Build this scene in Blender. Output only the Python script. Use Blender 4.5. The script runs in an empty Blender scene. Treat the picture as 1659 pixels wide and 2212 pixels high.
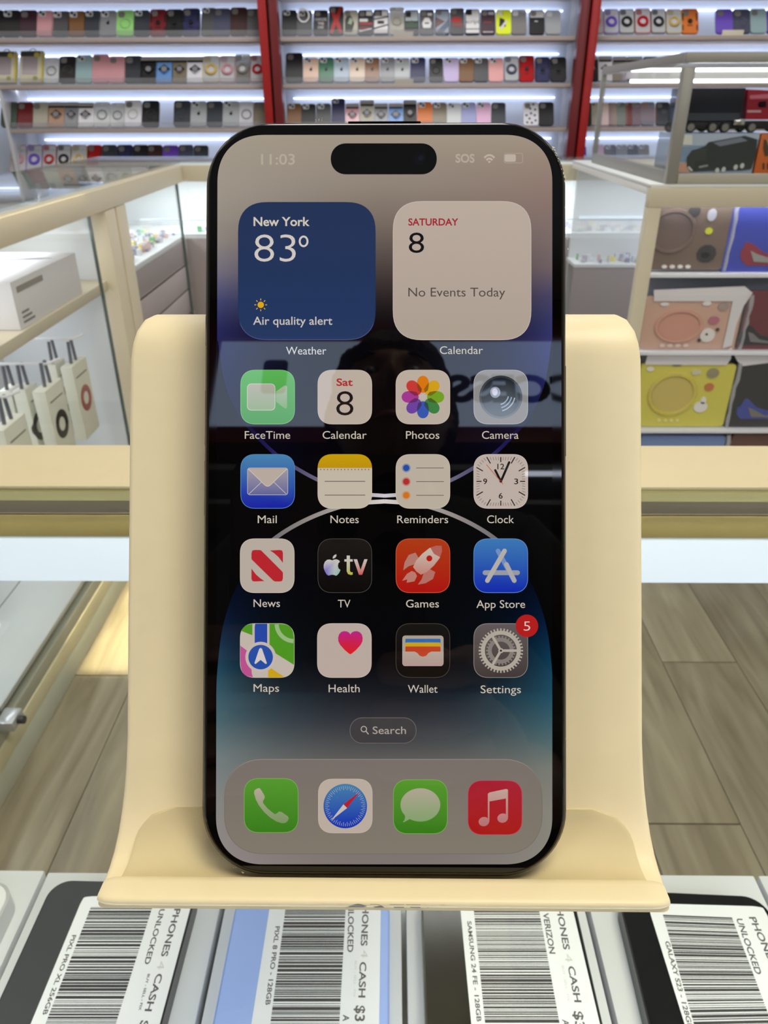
import bpy, bmesh, math, random
from math import sin, cos, pi, radians as R
from mathutils import Vector, Matrix

# ------------------------------------------------------------------ camera
SC = bpy.context.scene
COL = SC.collection
F = 1608.0                     # focal length in pixels of the 1659 x 2212 frame
PITCH, YAW, ROLL = R(28.7), R(0.67), R(-0.2)
CAM = Vector((0.0, 0.0, 1.17))
CM = Matrix.Rotation(YAW, 4, 'Z') @ Matrix.Rotation(pi/2 - PITCH, 4, 'X') @ Matrix.Rotation(ROLL, 4, 'Z')
cd = bpy.data.cameras.new('camera'); cam = bpy.data.objects.new('camera', cd); COL.objects.link(cam)
cam.matrix_world = Matrix.Translation(CAM) @ CM
cd.sensor_fit = 'VERTICAL'; cd.sensor_height = 36.0; cd.sensor_width = 27.0
cd.lens = F / 2212.0 * 36.0
cd.clip_start = 0.004; cd.clip_end = 60
cd.dof.use_dof = True; cd.dof.focus_distance = 0.146; cd.dof.aperture_fstop = 52
SC.camera = cam

# ------------------------------------------------------------------ world, exposure, lights
w = bpy.data.worlds.new('world'); SC.world = w; w.use_nodes = True
w.node_tree.nodes['Background'].inputs[0].default_value = (0.9, 0.95, 1.0, 1)
w.node_tree.nodes['Background'].inputs[1].default_value = 0.15
vs = SC.view_settings
vs.view_transform = 'Standard'; vs.look = 'None'; vs.gamma = 1.0; vs.use_curve_mapping = False
vs.exposure = 0.0
EXP_PANEL = 9.0          # ceiling panels
EXP_LED = 2.6            # shelf LED strips
BAY_W = 0.46             # watts per metre of the shelf bay lights
def area_light(name, loc, rot, sx, sy, power, col):
    l = bpy.data.lights.new(name, 'AREA'); l.shape = 'RECTANGLE'; l.size = sx; l.size_y = sy
    l.energy = power; l.color = col
    o = bpy.data.objects.new(name, l); COL.objects.link(o); o.location = loc; o.rotation_euler = rot
    return o
area_light('warm_ceiling_light', (0.5, 0.05, 3.12), (R(2), R(10), 0), 1.0, 0.8, 36, (1.0, 0.90, 0.66))
area_light('shop_fill_light', (0.0, 2.45, 3.12), (0, 0, 0), 1.0, 1.6, 44, (1.0, 0.98, 0.95))  # unseen overhead fill added to brighten the shop
area_light('front_fill_left', (-1.8, -1.68, 2.30), (R(68), 0, R(-35)), 1.3, 0.9, 17, (0.98, 0.98, 1.0))  # area fill added behind the camera, no window is built here
area_light('front_fill_right', (1.8, -1.68, 2.30), (R(68), 0, R(35)), 1.3, 0.9, 28, (0.96, 0.98, 1.0))  # matching added fill on the right, also without a window
area_light('left_counter_fill', (-0.93, 1.35, 0.925), (0, 0, 0), 0.10, 1.2, 3.0, (0.90, 0.94, 1.0))  # fill added under the top rail to brighten the first bay
area_light('left_counter_fill', (-0.93, 2.50, 0.925), (0, 0, 0), 0.10, 0.5, 1.6, (0.90, 0.94, 1.0))  # second bay gets its own added fill
area_light('left_counter_lower_light', (-1.04, 1.35, 0.722), (0, R(-25), 0), 0.04, 1.2, 2.2, (0.88, 0.92, 1.0))
area_light('back_counter_light', (0.1, 2.96, 0.93), (0, 0, 0), 2.0, 0.08, 5.0, (0.92, 0.95, 1.0))
area_light('counter_fill', (0.1, -0.112, 0.952), (R(28), 0, 0), 2.0, 0.02, 5.0, (0.97, 0.98, 1.0))  # unseen strip added below the front frame to brighten the boxes
area_light('cabinet_fill', (1.05, 2.45, 0.985), (0, 0, 0), 0.7, 0.5, 3.0, (0.92, 0.95, 1.0))  # added fill that lifts the cabinet's rear interior
area_light('cabinet_front_fill', (1.05, 1.972, 0.955), (R(12), 0, 0), 0.78, 0.02, 4.0, (0.95, 0.97, 1.0))  # added fill above the bagged tablet cases
sun = area_light('sun_patch_light', (-0.435, 1.640, 3.16), (0, 0, 0), 0.60, 0.58, 4.6, (1.0, 0.84, 0.54)); sun.data.spread = R(1.2)

# ------------------------------------------------------------------ measuring helpers
def ray(px, py):
    return (CM.to_3x3() @ Vector(((px-829.5)/F, -(py-1106.0)/F, -1.0)))
def atY(px, py, Y):
    d = ray(px, py); t = Y / d.y
    return CAM + d*t
def atZ(px, py, z):
    d = ray(px, py); t = (z - CAM.z) / d.z
    return CAM + d*t
def atX(px, py, X):
    d = ray(px, py); t = X / d.x
    return CAM + d*t
def proj(p):
    q = CM.to_3x3().transposed() @ (Vector(p) - CAM)
    return (829.5 + F*q.x/-q.z, 1106.0 - F*q.y/-q.z)

# ------------------------------------------------------------------ materials
def lin(c):
    c = c/255.0
    return c/12.92 if c <= 0.04045 else ((c+0.055)/1.055)**2.4
def L3(rgb): return (lin(rgb[0]), lin(rgb[1]), lin(rgb[2]))
_m = {}
def mat(name, rgb=(200,200,200), rough=0.5, metal=0.0, emit=None, es=1.0, spec=0.5, alpha=None, coat=0.0, noise=0.0, nscale=60.0, bump=0.0):
    if name in _m: return _m[name]
    m = bpy.data.materials.new(name); m.use_nodes = True
    nt = m.node_tree; b = nt.nodes['Principled BSDF']
    c = L3(rgb)
    b.inputs['Base Color'].default_value = (*c, 1); b.inputs['Roughness'].default_value = rough
    b.inputs['Metallic'].default_value = metal
    b.inputs['Specular IOR Level'].default_value = spec
    b.inputs['Coat Weight'].default_value = coat; b.inputs['Coat Roughness'].default_value = 0.05
    if emit is not None:
        b.inputs['Emission Color'].default_value = (*L3(emit), 1); b.inputs['Emission Strength'].default_value = es
    if noise or bump:
        tc = nt.nodes.new('ShaderNodeTexCoord'); n = nt.nodes.new('ShaderNodeTexNoise'); n.inputs['Scale'].default_value = nscale
        n.inputs['Detail'].default_value = 3
        nt.links.new(tc.outputs['Object'], n.inputs['Vector'])
        if noise:
            mx = nt.nodes.new('ShaderNodeMix'); mx.data_type = 'RGBA'
            mx.inputs[6].default_value = (*[x*(1-noise) for x in c], 1); mx.inputs[7].default_value = (*[min(1, x*(1+noise)) for x in c], 1)
            nt.links.new(n.outputs['Fac'], mx.inputs[0]); nt.links.new(mx.outputs[2], b.inputs['Base Color'])
        if bump:
            bp = nt.nodes.new('ShaderNodeBump'); bp.inputs['Strength'].default_value = bump; bp.inputs['Distance'].default_value = 0.001
            nt.links.new(n.outputs['Fac'], bp.inputs['Height']); nt.links.new(bp.outputs[0], b.inputs['Normal'])
    if alpha is not None:
        out = nt.nodes['Material Output']; tr = nt.nodes.new('ShaderNodeBsdfTransparent'); mx = nt.nodes.new('ShaderNodeMixShader')
        mx.inputs[0].default_value = alpha
        nt.links.new(tr.outputs[0], mx.inputs[1]); nt.links.new(b.outputs[0], mx.inputs[2]); nt.links.new(mx.outputs[0], out.inputs[0])
    _m[name] = m
    return m
def glass_mat(name, tint=(251,253,252), ior=1.45, rough=0.0, refl=1.0):
    if name in _m: return _m[name]
    m = bpy.data.materials.new(name); m.use_nodes = True; nt = m.node_tree
    nt.nodes.remove(nt.nodes['Principled BSDF']); out = nt.nodes['Material Output']
    tr = nt.nodes.new('ShaderNodeBsdfTransparent'); tr.inputs[0].default_value = (*L3(tint), 1)
    gl = nt.nodes.new('ShaderNodeBsdfGlossy'); gl.inputs['Roughness'].default_value = rough
    fr = nt.nodes.new('ShaderNodeFresnel')
    ge = nt.nodes.new('ShaderNodeNewGeometry'); ma = nt.nodes.new('ShaderNodeMath'); ma.operation = 'MULTIPLY_ADD'      # same reflectance on both faces of the pane
    ma.inputs[1].default_value = 1/ior - ior; ma.inputs[2].default_value = ior
    nt.links.new(ge.outputs['Backfacing'], ma.inputs[0]); nt.links.new(ma.outputs[0], fr.inputs[0])
    mu = nt.nodes.new('ShaderNodeMath'); mu.operation = 'MULTIPLY'; mu.inputs[1].default_value = refl
    mx = nt.nodes.new('ShaderNodeMixShader')
    nt.links.new(fr.outputs[0], mu.inputs[0]); nt.links.new(mu.outputs[0], mx.inputs[0])
    nt.links.new(tr.outputs[0], mx.inputs[1]); nt.links.new(gl.outputs[0], mx.inputs[2]); nt.links.new(mx.outputs[0], out.inputs[0])
    _m[name] = m
    return m

# ------------------------------------------------------------------ mesh builder
class MB:
    def __init__(s): s.v = []; s.f = []; s.mi = []; s.sm = []
    def add(s, vs, fs, m=0, smooth=False):
        k = len(s.v); s.v += [tuple(p) for p in vs]
        for f in fs: s.f.append([i+k for i in f]); s.mi.append(m); s.sm.append(smooth)
        return s
    def box(s, x0, x1, y0, y1, z0, z1, m=0):
        v = [(x, y, z) for x in (x0, x1) for y in (y0, y1) for z in (z0, z1)]
        return s.add(v, [(0,1,3,2),(4,6,7,5),(0,4,5,1),(2,3,7,6),(0,2,6,4),(1,5,7,3)], m)
    def bbox(s, x0, x1, y0, y1, z0, z1, b, m=0):
        """box with chamfered edges"""
        bm = bmesh.new(); bmesh.ops.create_cube(bm, size=1)
        for p in bm.verts:
            p.co = Vector(((x0+x1)/2 + p.co.x*(x1-x0), (y0+y1)/2 + p.co.y*(y1-y0), (z0+z1)/2 + p.co.z*(z1-z0)))
        bmesh.ops.bevel(bm, geom=bm.edges[:], offset=b, segments=2, affect='EDGES', profile=0.6)
        bm.verts.index_update()
        s.add([p.co[:] for p in bm.verts], [[q.index for q in f.verts] for f in bm.faces], m, True); bm.free()
        return s
    def prism(s, poly, fn, m=0, smooth=False):
        """poly: 2D list; fn(x, y, k) -> 3D, k = 0 (back) or 1 (front)"""
        n = len(poly)
        v = [fn(x, y, 0) for x, y in poly] + [fn(x, y, 1) for x, y in poly]
        f = [list(range(n))[::-1], [n+i for i in range(n)]]
        s.add(v, f, m, False)
        k = len(s.v) - 2*n
        for i in range(n):
            j = (i+1) % n
            s.f.append([k+i, k+j, k+n+j, k+n+i]); s.mi.append(m); s.sm.append(smooth)
        return s
    def tube(s, pts, r, seg=8, m=0, caps=True):
        pts = [Vector(p) for p in pts]; rings = []
        up = Vector((0.123, 0.31, 0.94)).normalized()
        for i, p in enumerate(pts):
            t = (pts[min(i+1, len(pts)-1)] - pts[max(i-1, 0)]).normalized()
            a = t.cross(up)
            if a.length < 1e-3: a = t.cross(Vector((1, 0, 0)))
            a.normalize(); b = t.cross(a)
            rr = r[i] if isinstance(r, (list, tuple)) else r
            rings.append([p + a*cos(2*pi*k/seg)*rr + b*sin(2*pi*k/seg)*rr for k in range(seg)])
        v = [q for rg in rings for q in rg]; f = []
        for i in range(len(pts)-1):
            for k in range(seg):
                f.append((i*seg+k, i*seg+(k+1) % seg, (i+1)*seg+(k+1) % seg, (i+1)*seg+k))
        s.add(v, f, m, True)
        if caps:
            k = len(s.v) - len(v)
            s.f.append([k+i for i in range(seg)][::-1]); s.mi.append(m); s.sm.append(False)
            e = k + (len(pts)-1)*seg
            s.f.append([e+i for i in range(seg)]); s.mi.append(m); s.sm.append(False)
        return s
    def torus(s, c, ax, ay, R0, r, seg=20, ms=6, m=0):
        """ring around centre c in the plane of axes ax, ay"""
        c = Vector(c); ax = Vector(ax); ay = Vector(ay); nz = ax.cross(ay).normalized()
        v = []; f = []
        for i in range(seg):
            a = 2*pi*i/seg; d = ax*cos(a) + ay*sin(a)
            for j in range(ms):
                b = 2*pi*j/ms
                v.append(c + d*(R0 + r*cos(b)) + nz*(r*sin(b)))
        for i in range(seg):
            for j in range(ms):
                f.append((i*ms+j, ((i+1) % seg)*ms+j, ((i+1) % seg)*ms+(j+1) % ms, i*ms+(j+1) % ms))
        return s.add(v, f, m, True)
    def disc(s, c, ax, ay, rx, ry, h, seg=20, m=0):
        c = Vector(c); ax = Vector(ax); ay = Vector(ay); nz = ax.cross(ay).normalized()
        poly = [(cos(2*pi*i/seg)*rx, sin(2*pi*i/seg)*ry) for i in range(seg)]
        return s.prism(poly, lambda x, y, k: c + ax*x + ay*y + nz*(h*k), m, True)
    def build(s, name, mats, parent=None, local=False, kind=None, sharp=40, label=None):
        if not isinstance(mats, (list, tuple)): mats = [mats]
        me = bpy.data.meshes.new(name)
        off = Vector((0, 0, 0))
        if parent is not None and not local:
            p = parent
            while p is not None: off += p.location; p = p.parent
        me.from_pydata([(a-off.x, b-off.y, c-off.z) for a, b, c in s.v], [], s.f)
        for m in mats: me.materials.append(m)
        me.polygons.foreach_set('material_index', s.mi); me.polygons.foreach_set('use_smooth', s.sm)
        bm = bmesh.new(); bm.from_mesh(me); bmesh.ops.recalc_face_normals(bm, faces=bm.faces[:]); bm.to_mesh(me); bm.free()
        if any(s.sm): me.set_sharp_from_angle(angle=R(sharp))
        o = bpy.data.objects.new(name, me); COL.objects.link(o)
        if parent is not None: o.parent = parent
        if kind: o['kind'] = kind
        if label: o['label'] = label
        return o
def tag(o, label, cat, group=None, kind=None):
    o['label'] = label; o['category'] = cat
    if group: o['group'] = group
    if kind: o['kind'] = kind
    return o
def thing(name, loc, label, cat, group=None, mtx=None):
    o = bpy.data.objects.new(name, None); COL.objects.link(o)
    o.empty_display_size = 0.02
    if mtx is not None: o.matrix_world = mtx
    else: o.location = loc
    return tag(o, label, cat, group)
def bx(name, b, m, parent=None, bev=0, **k):
    q = MB()
    q.bbox(*b, bev) if bev else q.box(*b)
    return q.build(name, m, parent, **k)
def struct(o): o['kind'] = 'structure'; return o
def rrect(w, h, r, n=6, cx=0, cy=0):
    """rounded rectangle outline, counter-clockwise"""
    out = []
    for (sx, sy, a0) in ((1, 1, 0), (-1, 1, 90), (-1, -1, 180), (1, -1, 270)):
        for i in range(n+1):
            a = R(a0 + 90*i/n); out.append((cx + sx*(w/2-r) + r*cos(a), cy + sy*(h/2-r) + r*sin(a)))
    return out

# ------------------------------------------------------------------ lettering
_tx = {}
def text_tris(s, bold=0.0):
    """2D lettering scaled so that capitals are 1 high; returns verts, faces, width"""
    key = (s, bold)
    if key in _tx: return _tx[key]
    def conv(t):
        cu = bpy.data.curves.new('t', 'FONT'); cu.body = t; cu.fill_mode = 'BOTH'; cu.resolution_u = 4; cu.size = 1; cu.offset = bold
        o = bpy.data.objects.new('t', cu); me = bpy.data.meshes.new_from_object(o)
        v = [(p.co.x, p.co.y) for p in me.vertices]; f = [list(q.vertices) for q in me.polygons]
        bpy.data.objects.remove(o); bpy.data.curves.remove(cu); bpy.data.meshes.remove(me)
        return v, f
    hv, _ = conv('H'); y0 = min(p[1] for p in hv); hh = max(p[1] for p in hv) - y0
    v, f = conv(s); x0 = min(p[0] for p in v); x1 = max(p[0] for p in v)
    v = [((a-x0)/hh, (b-y0)/hh) for a, b in v]
    _tx[key] = (v, f, (x1-x0)/hh)
    return _tx[key]
def text_on(mb, s, o, dx, dy, width, cap, m=0, bold=0.0):
    """lettering from o along unit dx over width, capitals cap high along dy"""
    v, f, wd = text_tris(s, bold); o = Vector(o); dx = Vector(dx); dy = Vector(dy)
    mb.add([o + dx*(a/wd*width) + dy*(b*cap) for a, b in v], f, m)

# ------------------------------------------------------------------ the phone on its stand
cr = CM.to_3x3()
TB, TT = Vector((-0.0001, -0.0706, -0.1440)), Vector((0.0003, 0.0770, -0.1465))     # bottom and top middle of its front, camera axes
PEY = cr @ (TT-TB).normalized(); _x = cr @ Vector((1, 0, 0.010)); PEX = (_x - PEY*_x.dot(PEY)).normalized(); PEN = PEX.cross(PEY)
PO = CAM + cr @ ((TB+TT)/2)
def frame4(o, x, y, z):
    m = Matrix.Identity(4)
    for i in range(3): m[i][0] = x[i]; m[i][1] = y[i]; m[i][2] = z[i]; m[i][3] = o[i]
    return m
PM = frame4(PO, PEX, PEY, PEN)
def P2(px, py):
    """where a point measured in the photo lies on the phone's face (metres from its middle)"""
    d = ray(px, py); t = (PO-CAM).dot(PEN) / d.dot(PEN); q = CAM + d*t - PO
    return q.dot(PEX), q.dot(PEY)
phone = thing('smartphone', (0,0,0), 'large black-framed smartphone with its home screen lit, standing upright on the cream stand', 'phone', mtx=PM)
M_steel = mat('dark_polished_steel', (44,41,37), 0.16, 1.0, noise=0.15, nscale=300)
M_bezel = mat('black_glass', (4,3,3), 0.03, spec=0.5)
M_backg = mat('frosted_dark_back', (48,46,50), 0.45)
(xl, _), (xr, _) = P2(437.0, 1106), P2(1226.5, 1106)
PW = xr - xl; PX0 = (xl+xr)/2
yt = P2(830, 258)[1]; yb = P2(830, 1897)[1]; PH = yt-yb; PY0 = (yt+yb)/2
def loop(inset, r, n=14):
    return rrect(PW-2*inset, PH-2*inset, r-inset, n, PX0, PY0)
q = MB(); rad = 0.0128
lv = [(0.0012, 0.0), (0.0008, -0.0002), (0.0006, -0.0005), (0.0002, -0.0009), (0, -0.0018), (0, -0.0060), (0.0003, -0.0070), (0.0009, -0.0077), (0.0018, -0.0079)]
rings = [loop(i, rad) for i, z in lv]; n = len(rings[0]); vv = []
for (i, z), rg in zip(lv, rings): vv += [(x, y, z) for x, y in rg]
ff = []; mi = []
for k in range(len(lv)-1):
    for j in range(n): ff.append((k*n+j, k*n+(j+1) % n, (k+1)*n+(j+1) % n, (k+1)*n+j)); mi.append(k)
q.add(vv, ff, 0, True)
q.build('frame', [M_steel], phone, local=True, sharp=60)
q = MB(); q.prism(loop(0.0012, rad), lambda x, y, k: (x, y, -0.0012 if k == 0 else 0.0)); q.build('front_glass', [M_bezel], phone, local=True)
q = MB(); q.prism(loop(0.0018, rad), lambda x, y, k: (x, y, -0.0081 if k == 0 else -0.0070)); q.build('back_glass', [M_backg], phone, local=True)
for (y0, y1, sx) in ((0.030, 0.036, -1), (0.010, 0.021, -1), (-0.004, 0.007, -1), (0.008, 0.026, 1)):
    xx = PX0 + sx*(PW/2+0.00005); q = MB(); q.bbox(xx-0.00025, xx+0.00025, y0, y1, -0.0054, -0.0026, 0.0001); q.build('side_button', M_steel, phone, local=True)
# camera bump on the back
q = MB(); q.prism(rrect(0.036, 0.036, 0.009, 6, PX0+0.014, PY0+PH/2-0.022), lambda x, y, k: (x, y, -0.0093 if k == 0 else -0.0081), smooth=True)
cb = q.build('camera_bump', M_backg, phone, local=True)
# speaker slit at the top edge
sx0, sy0 = P2(752, 265); sx1, _ = P2(909, 265)
q = MB(); q.prism(rrect(sx1-sx0, 0.00045, 0.0002, 3, (sx0+sx1)/2, sy0), lambda x, y, k: (x, y, 0.00001 + 0.00003*k)); q.build('speaker_slit', mat('slit_black', (0,0,0), 0.9, spec=0.0), phone, local=True)
# chipped and scratched edge
M_chip = mat('bare_scratched_metal', (225,215,190), 0.35, 0.8)
random.seed(4); q = MB()
for (a, b, nn) in (((1192, 318), (1222, 395), 34), ((1221, 420), (1226, 560), 9), ((1222, 560), (1226, 760), 6), ((1223, 1540), (1226, 1750), 12), ((440, 760), (436, 1500), 9), ((500, 1868), (530, 1885), 6), ((1150, 1885), (1180, 1878), 5), ((680, 262), (702, 258), 7)):
    for i in range(nn):
        t = random.random(); jx = random.uniform(-2.2, 2.2); k = 6*t*(1-t) if nn > 20 else 0
        px = a[0]+(b[0]-a[0])*t + jx + k*2; py = a[1]+(b[1]-a[1])*t + random.uniform(-2, 2)
        u, v = P2(px, py); s_ = random.uniform(0.00006, 0.00022 if nn > 20 else 0.00014); an = random.uniform(0, pi)
        zz = -0.0003
        q.add([(u+cos(an+c*2.1)*s_*random.uniform(.6, 1.5), v+sin(an+c*2.1)*s_*random.uniform(.6, 1.8), zz+0.0006) for c in range(3)], [(0,1,2)])
q.build('edge_scratches', M_chip, phone, local=True, kind='stuff')

# ---- the lit display: flat coloured shapes under one gloss
def ui_material():
    m = bpy.data.materials.new('lit_display'); m.use_nodes = True; nt = m.node_tree; b = nt.nodes['Principled BSDF']
    b.inputs['Base Color'].default_value = (0.001, 0.001, 0.001, 1); b.inputs['Roughness'].default_value = 0.015
    at = nt.nodes.new('ShaderNodeAttribute'); at.attribute_name = 'pixel'
    nt.links.new(at.outputs['Color'], b.inputs['Emission Color']); b.inputs['Emission Strength'].default_value = 1.0
    return m
M_ui = ui_material()
SCR = 0.00002; LAY = 0.000022
def mixc(a, b, t): return tuple(a[i]+(b[i]-a[i])*t for i in range(3))
class UI:
    def __init__(s): s.v = []; s.f = []; s.c = []; s.z = []
    def poly(s, pts, col, z=0, faces=None):
        k = len(s.v); s.v += pts; s.z += [z]*len(pts)
        for f in (faces or [list(range(len(pts)))]):
            s.f.append([i+k for i in f])
            for i in f: s.c.append(col(*pts[i]) if callable(col) else col)
        return s
    def rrect(s, cx, cy, w_, h_, r, col, z=0, n=10, p=2.5):
        out = []
        for (sx, sy, a0) in ((1, 1, 0), (-1, 1, 90), (-1, -1, 180), (1, -1, 270)):
            for i in range(n+1):
                a = R(a0+90*i/n); ca, sa = cos(a), sin(a)
                e = 2.0/p
                out.append((cx+sx*(w_/2-r)+r*math.copysign(abs(ca)**e, ca), cy+sy*(h_/2-r)+r*math.copysign(abs(sa)**e, sa)))
        return s.poly(out, col, z)
    def ell(s, cx, cy, rx, ry, col, z=0, n=36, rot=0):
        cr_, sr_ = cos(rot), sin(rot)
        return s.poly([(cx+rx*cos(2*pi*i/n)*cr_-ry*sin(2*pi*i/n)*sr_, cy+rx*cos(2*pi*i/n)*sr_+ry*sin(2*pi*i/n)*cr_) for i in range(n)], col, z)
    def line(s, pts, w_, col, z=0, cap=False):
        for (x0, y0), (x1, y1) in zip(pts[:-1], pts[1:]):
            l = math.hypot(x1-x0, y1-y0) or 1; nx, ny = -(y1-y0)/l*w_/2, (x1-x0)/l*w_/2
            s.poly([(x0+nx, y0+ny), (x1+nx, y1+ny), (x1-nx, y1-ny), (x0-nx, y0-ny)], col, z)
        if cap:
            for x, y in pts: s.ell(x, y, w_/2, w_/2, col, z, 14)
        return s
    def ring(s, cx, cy, rx, ry, w_, col, z=0, a0=0, a1=360, n=48, rin=None):
        o = []; i_ = []
        for k in range(n+1):
            a = R(a0+(a1-a0)*k/n); o.append((cx+rx*cos(a), cy+ry*sin(a))); i_.append((cx+(rx-w_)*cos(a), cy+(ry-w_)*sin(a)))
        for k in range(n): s.poly([o[k], o[k+1], i_[k+1], i_[k]], col, z)
        return s
    def outline(s, cx, cy, w_, h_, r, t, col, z=0, p=2.5):
        a = UI().rrect(cx, cy, w_, h_, r, 0, n=10, p=p).v; b = UI().rrect(cx, cy, w_-2*t, h_-2*t, r-t, 0, n=10, p=p).v
        for i in range(len(a)):
            j = (i+1) % len(a); s.poly([a[i], a[j], b[j], b[i]], col, z)
        return s
    def text(s, t, x0, x1, yb_, cap, col, z=0, bold=0.0, yt=None):
        v, f, wd = text_tris(t, bold)
        return s.poly([(x0+a/wd*(x1-x0), yb_-b*cap) for a, b in v], col, z, f)
    def build(s, name, parent, layer=0, label=None):
        me = bpy.data.meshes.new(name)
        vs_ = []
        for (x, y), z in zip(s.v, s.z):
            u, v = P2(x, y); vs_.append((u, v, SCR + (layer+z)*LAY))
        me.from_pydata(vs_, [], s.f); me.materials.append(M_ui)
        at = me.color_attributes.new('pixel', 'FLOAT_COLOR', 'CORNER')
        data = []
        for c in s.c: data += [lin(max(0, c[0])), lin(max(0, c[1])), lin(max(0, c[2])), 1.0]
        at.data.foreach_set('color', data)
        # face the camera
        flip = [p.index for p in me.polygons if p.normal.z < 0]
        if flip:
            bm = bmesh.new(); bm.from_mesh(me); bm.faces.ensure_lookup_table()
            bmesh.ops.reverse_faces(bm, faces=[bm.faces[i] for i in flip]); bm.to_mesh(me); bm.free()
        o = bpy.data.objects.new(name, me); COL.objects.link(o); o.parent = parent
        if label: o['label'] = label
        return o
def table(y, tb):
    if y <= tb[0][0]: return tb[0][1]
    for (a, ca), (b, cb_) in zip(tb[:-1], tb[1:]):
        if y <= b: return mixc(ca, cb_, (y-a)/(b-a))
    return tb[-1][1]
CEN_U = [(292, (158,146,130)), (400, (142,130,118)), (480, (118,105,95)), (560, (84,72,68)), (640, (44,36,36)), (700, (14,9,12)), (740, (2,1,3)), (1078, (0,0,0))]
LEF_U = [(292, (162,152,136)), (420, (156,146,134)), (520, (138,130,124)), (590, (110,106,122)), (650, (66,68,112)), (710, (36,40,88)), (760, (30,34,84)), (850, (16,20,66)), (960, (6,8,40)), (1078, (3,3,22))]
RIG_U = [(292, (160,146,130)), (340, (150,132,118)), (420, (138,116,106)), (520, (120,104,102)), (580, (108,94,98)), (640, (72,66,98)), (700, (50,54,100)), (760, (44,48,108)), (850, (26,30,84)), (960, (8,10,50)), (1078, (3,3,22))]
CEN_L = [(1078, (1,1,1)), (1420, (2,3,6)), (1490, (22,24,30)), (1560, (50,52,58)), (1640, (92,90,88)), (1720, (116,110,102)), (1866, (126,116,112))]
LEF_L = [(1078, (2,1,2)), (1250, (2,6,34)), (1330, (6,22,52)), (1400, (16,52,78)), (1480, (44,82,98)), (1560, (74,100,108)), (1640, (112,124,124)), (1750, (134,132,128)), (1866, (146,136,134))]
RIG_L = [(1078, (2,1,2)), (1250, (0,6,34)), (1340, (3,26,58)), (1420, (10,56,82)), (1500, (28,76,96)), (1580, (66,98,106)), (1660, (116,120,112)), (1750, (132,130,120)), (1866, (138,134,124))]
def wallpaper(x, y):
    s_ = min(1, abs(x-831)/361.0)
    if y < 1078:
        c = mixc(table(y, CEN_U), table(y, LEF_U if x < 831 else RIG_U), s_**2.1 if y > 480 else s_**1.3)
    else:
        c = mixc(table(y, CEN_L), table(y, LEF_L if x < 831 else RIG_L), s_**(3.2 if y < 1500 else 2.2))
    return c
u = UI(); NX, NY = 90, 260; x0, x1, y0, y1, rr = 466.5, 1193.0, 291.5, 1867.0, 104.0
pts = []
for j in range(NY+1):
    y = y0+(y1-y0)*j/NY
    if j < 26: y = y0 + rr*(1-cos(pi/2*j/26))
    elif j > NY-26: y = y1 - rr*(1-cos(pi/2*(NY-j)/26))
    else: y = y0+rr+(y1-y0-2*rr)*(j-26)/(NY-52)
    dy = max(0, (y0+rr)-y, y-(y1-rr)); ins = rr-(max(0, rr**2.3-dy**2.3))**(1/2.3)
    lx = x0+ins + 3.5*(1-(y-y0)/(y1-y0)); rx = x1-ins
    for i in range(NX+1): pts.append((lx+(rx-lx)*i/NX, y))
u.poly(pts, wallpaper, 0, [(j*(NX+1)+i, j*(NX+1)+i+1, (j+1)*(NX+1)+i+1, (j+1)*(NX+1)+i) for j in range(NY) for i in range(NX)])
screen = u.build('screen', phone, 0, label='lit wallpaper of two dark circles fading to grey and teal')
# bright rims of the two wallpaper circles, black beyond them
def curve(pts, n=6):
    out = []
    for i in range(len(pts)-1):
        p0, p1, p2, p3 = pts[max(0, i-1)], pts[i], pts[i+1], pts[min(len(pts)-1, i+2)]
        for k in range(n):
            t = k/n; out.append(tuple(0.5*(2*p1[j]+(p2[j]-p0[j])*t+(2*p0[j]-5*p1[j]+4*p2[j]-p3[j])*t*t+(3*p1[j]-p0[j]-3*p2[j]+p3[j])*t**3) for j in (0, 1)))
    return out+[pts[-1]]
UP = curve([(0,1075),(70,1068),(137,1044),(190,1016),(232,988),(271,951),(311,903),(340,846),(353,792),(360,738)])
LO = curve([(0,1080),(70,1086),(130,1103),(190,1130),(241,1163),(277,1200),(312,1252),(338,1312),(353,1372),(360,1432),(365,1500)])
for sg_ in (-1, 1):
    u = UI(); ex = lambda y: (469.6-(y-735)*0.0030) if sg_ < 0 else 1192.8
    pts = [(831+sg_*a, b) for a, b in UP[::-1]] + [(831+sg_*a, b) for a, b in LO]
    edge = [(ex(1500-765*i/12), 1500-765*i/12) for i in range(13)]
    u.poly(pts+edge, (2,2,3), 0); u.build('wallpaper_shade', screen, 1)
def rim(c_, off, wd, cf, u, amax):
    for sg_ in (-1, 1):
        p = [(831+sg_*a, b+off) for a, b in c_ if a <= amax]
        for a, b in zip(p[:-1], p[1:]):
            l = math.hypot(b[0]-a[0], b[1]-a[1]); nx, ny = -(b[1]-a[1])/l*wd/2, (b[0]-a[0])/l*wd/2
            u.poly([(a[0]+nx, a[1]+ny), (b[0]+nx, b[1]+ny), (b[0]-nx, b[1]-ny), (a[0]-nx, a[1]-ny)], lambda x, y: cf(abs(x-831)), 0)
u = UI()
rim(UP, -4, 8, lambda a: table(a, [(0, (205,200,205)), (120, (120,112,128)), (190, (80,76,110)), (250, (28,26,80)), (320, (8,8,36))]), u, 320)
rim(LO, 3, 9, lambda a: table(a, [(0, (215,205,200)), (110, (160,152,148)), (200, (128,122,120)), (245, (110,108,112)), (275, (30,30,44))]), u, 275)
u.build('wallpaper_arc', screen, 2)
W_, D_ = (198,184,168), (30,22,20)
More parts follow.
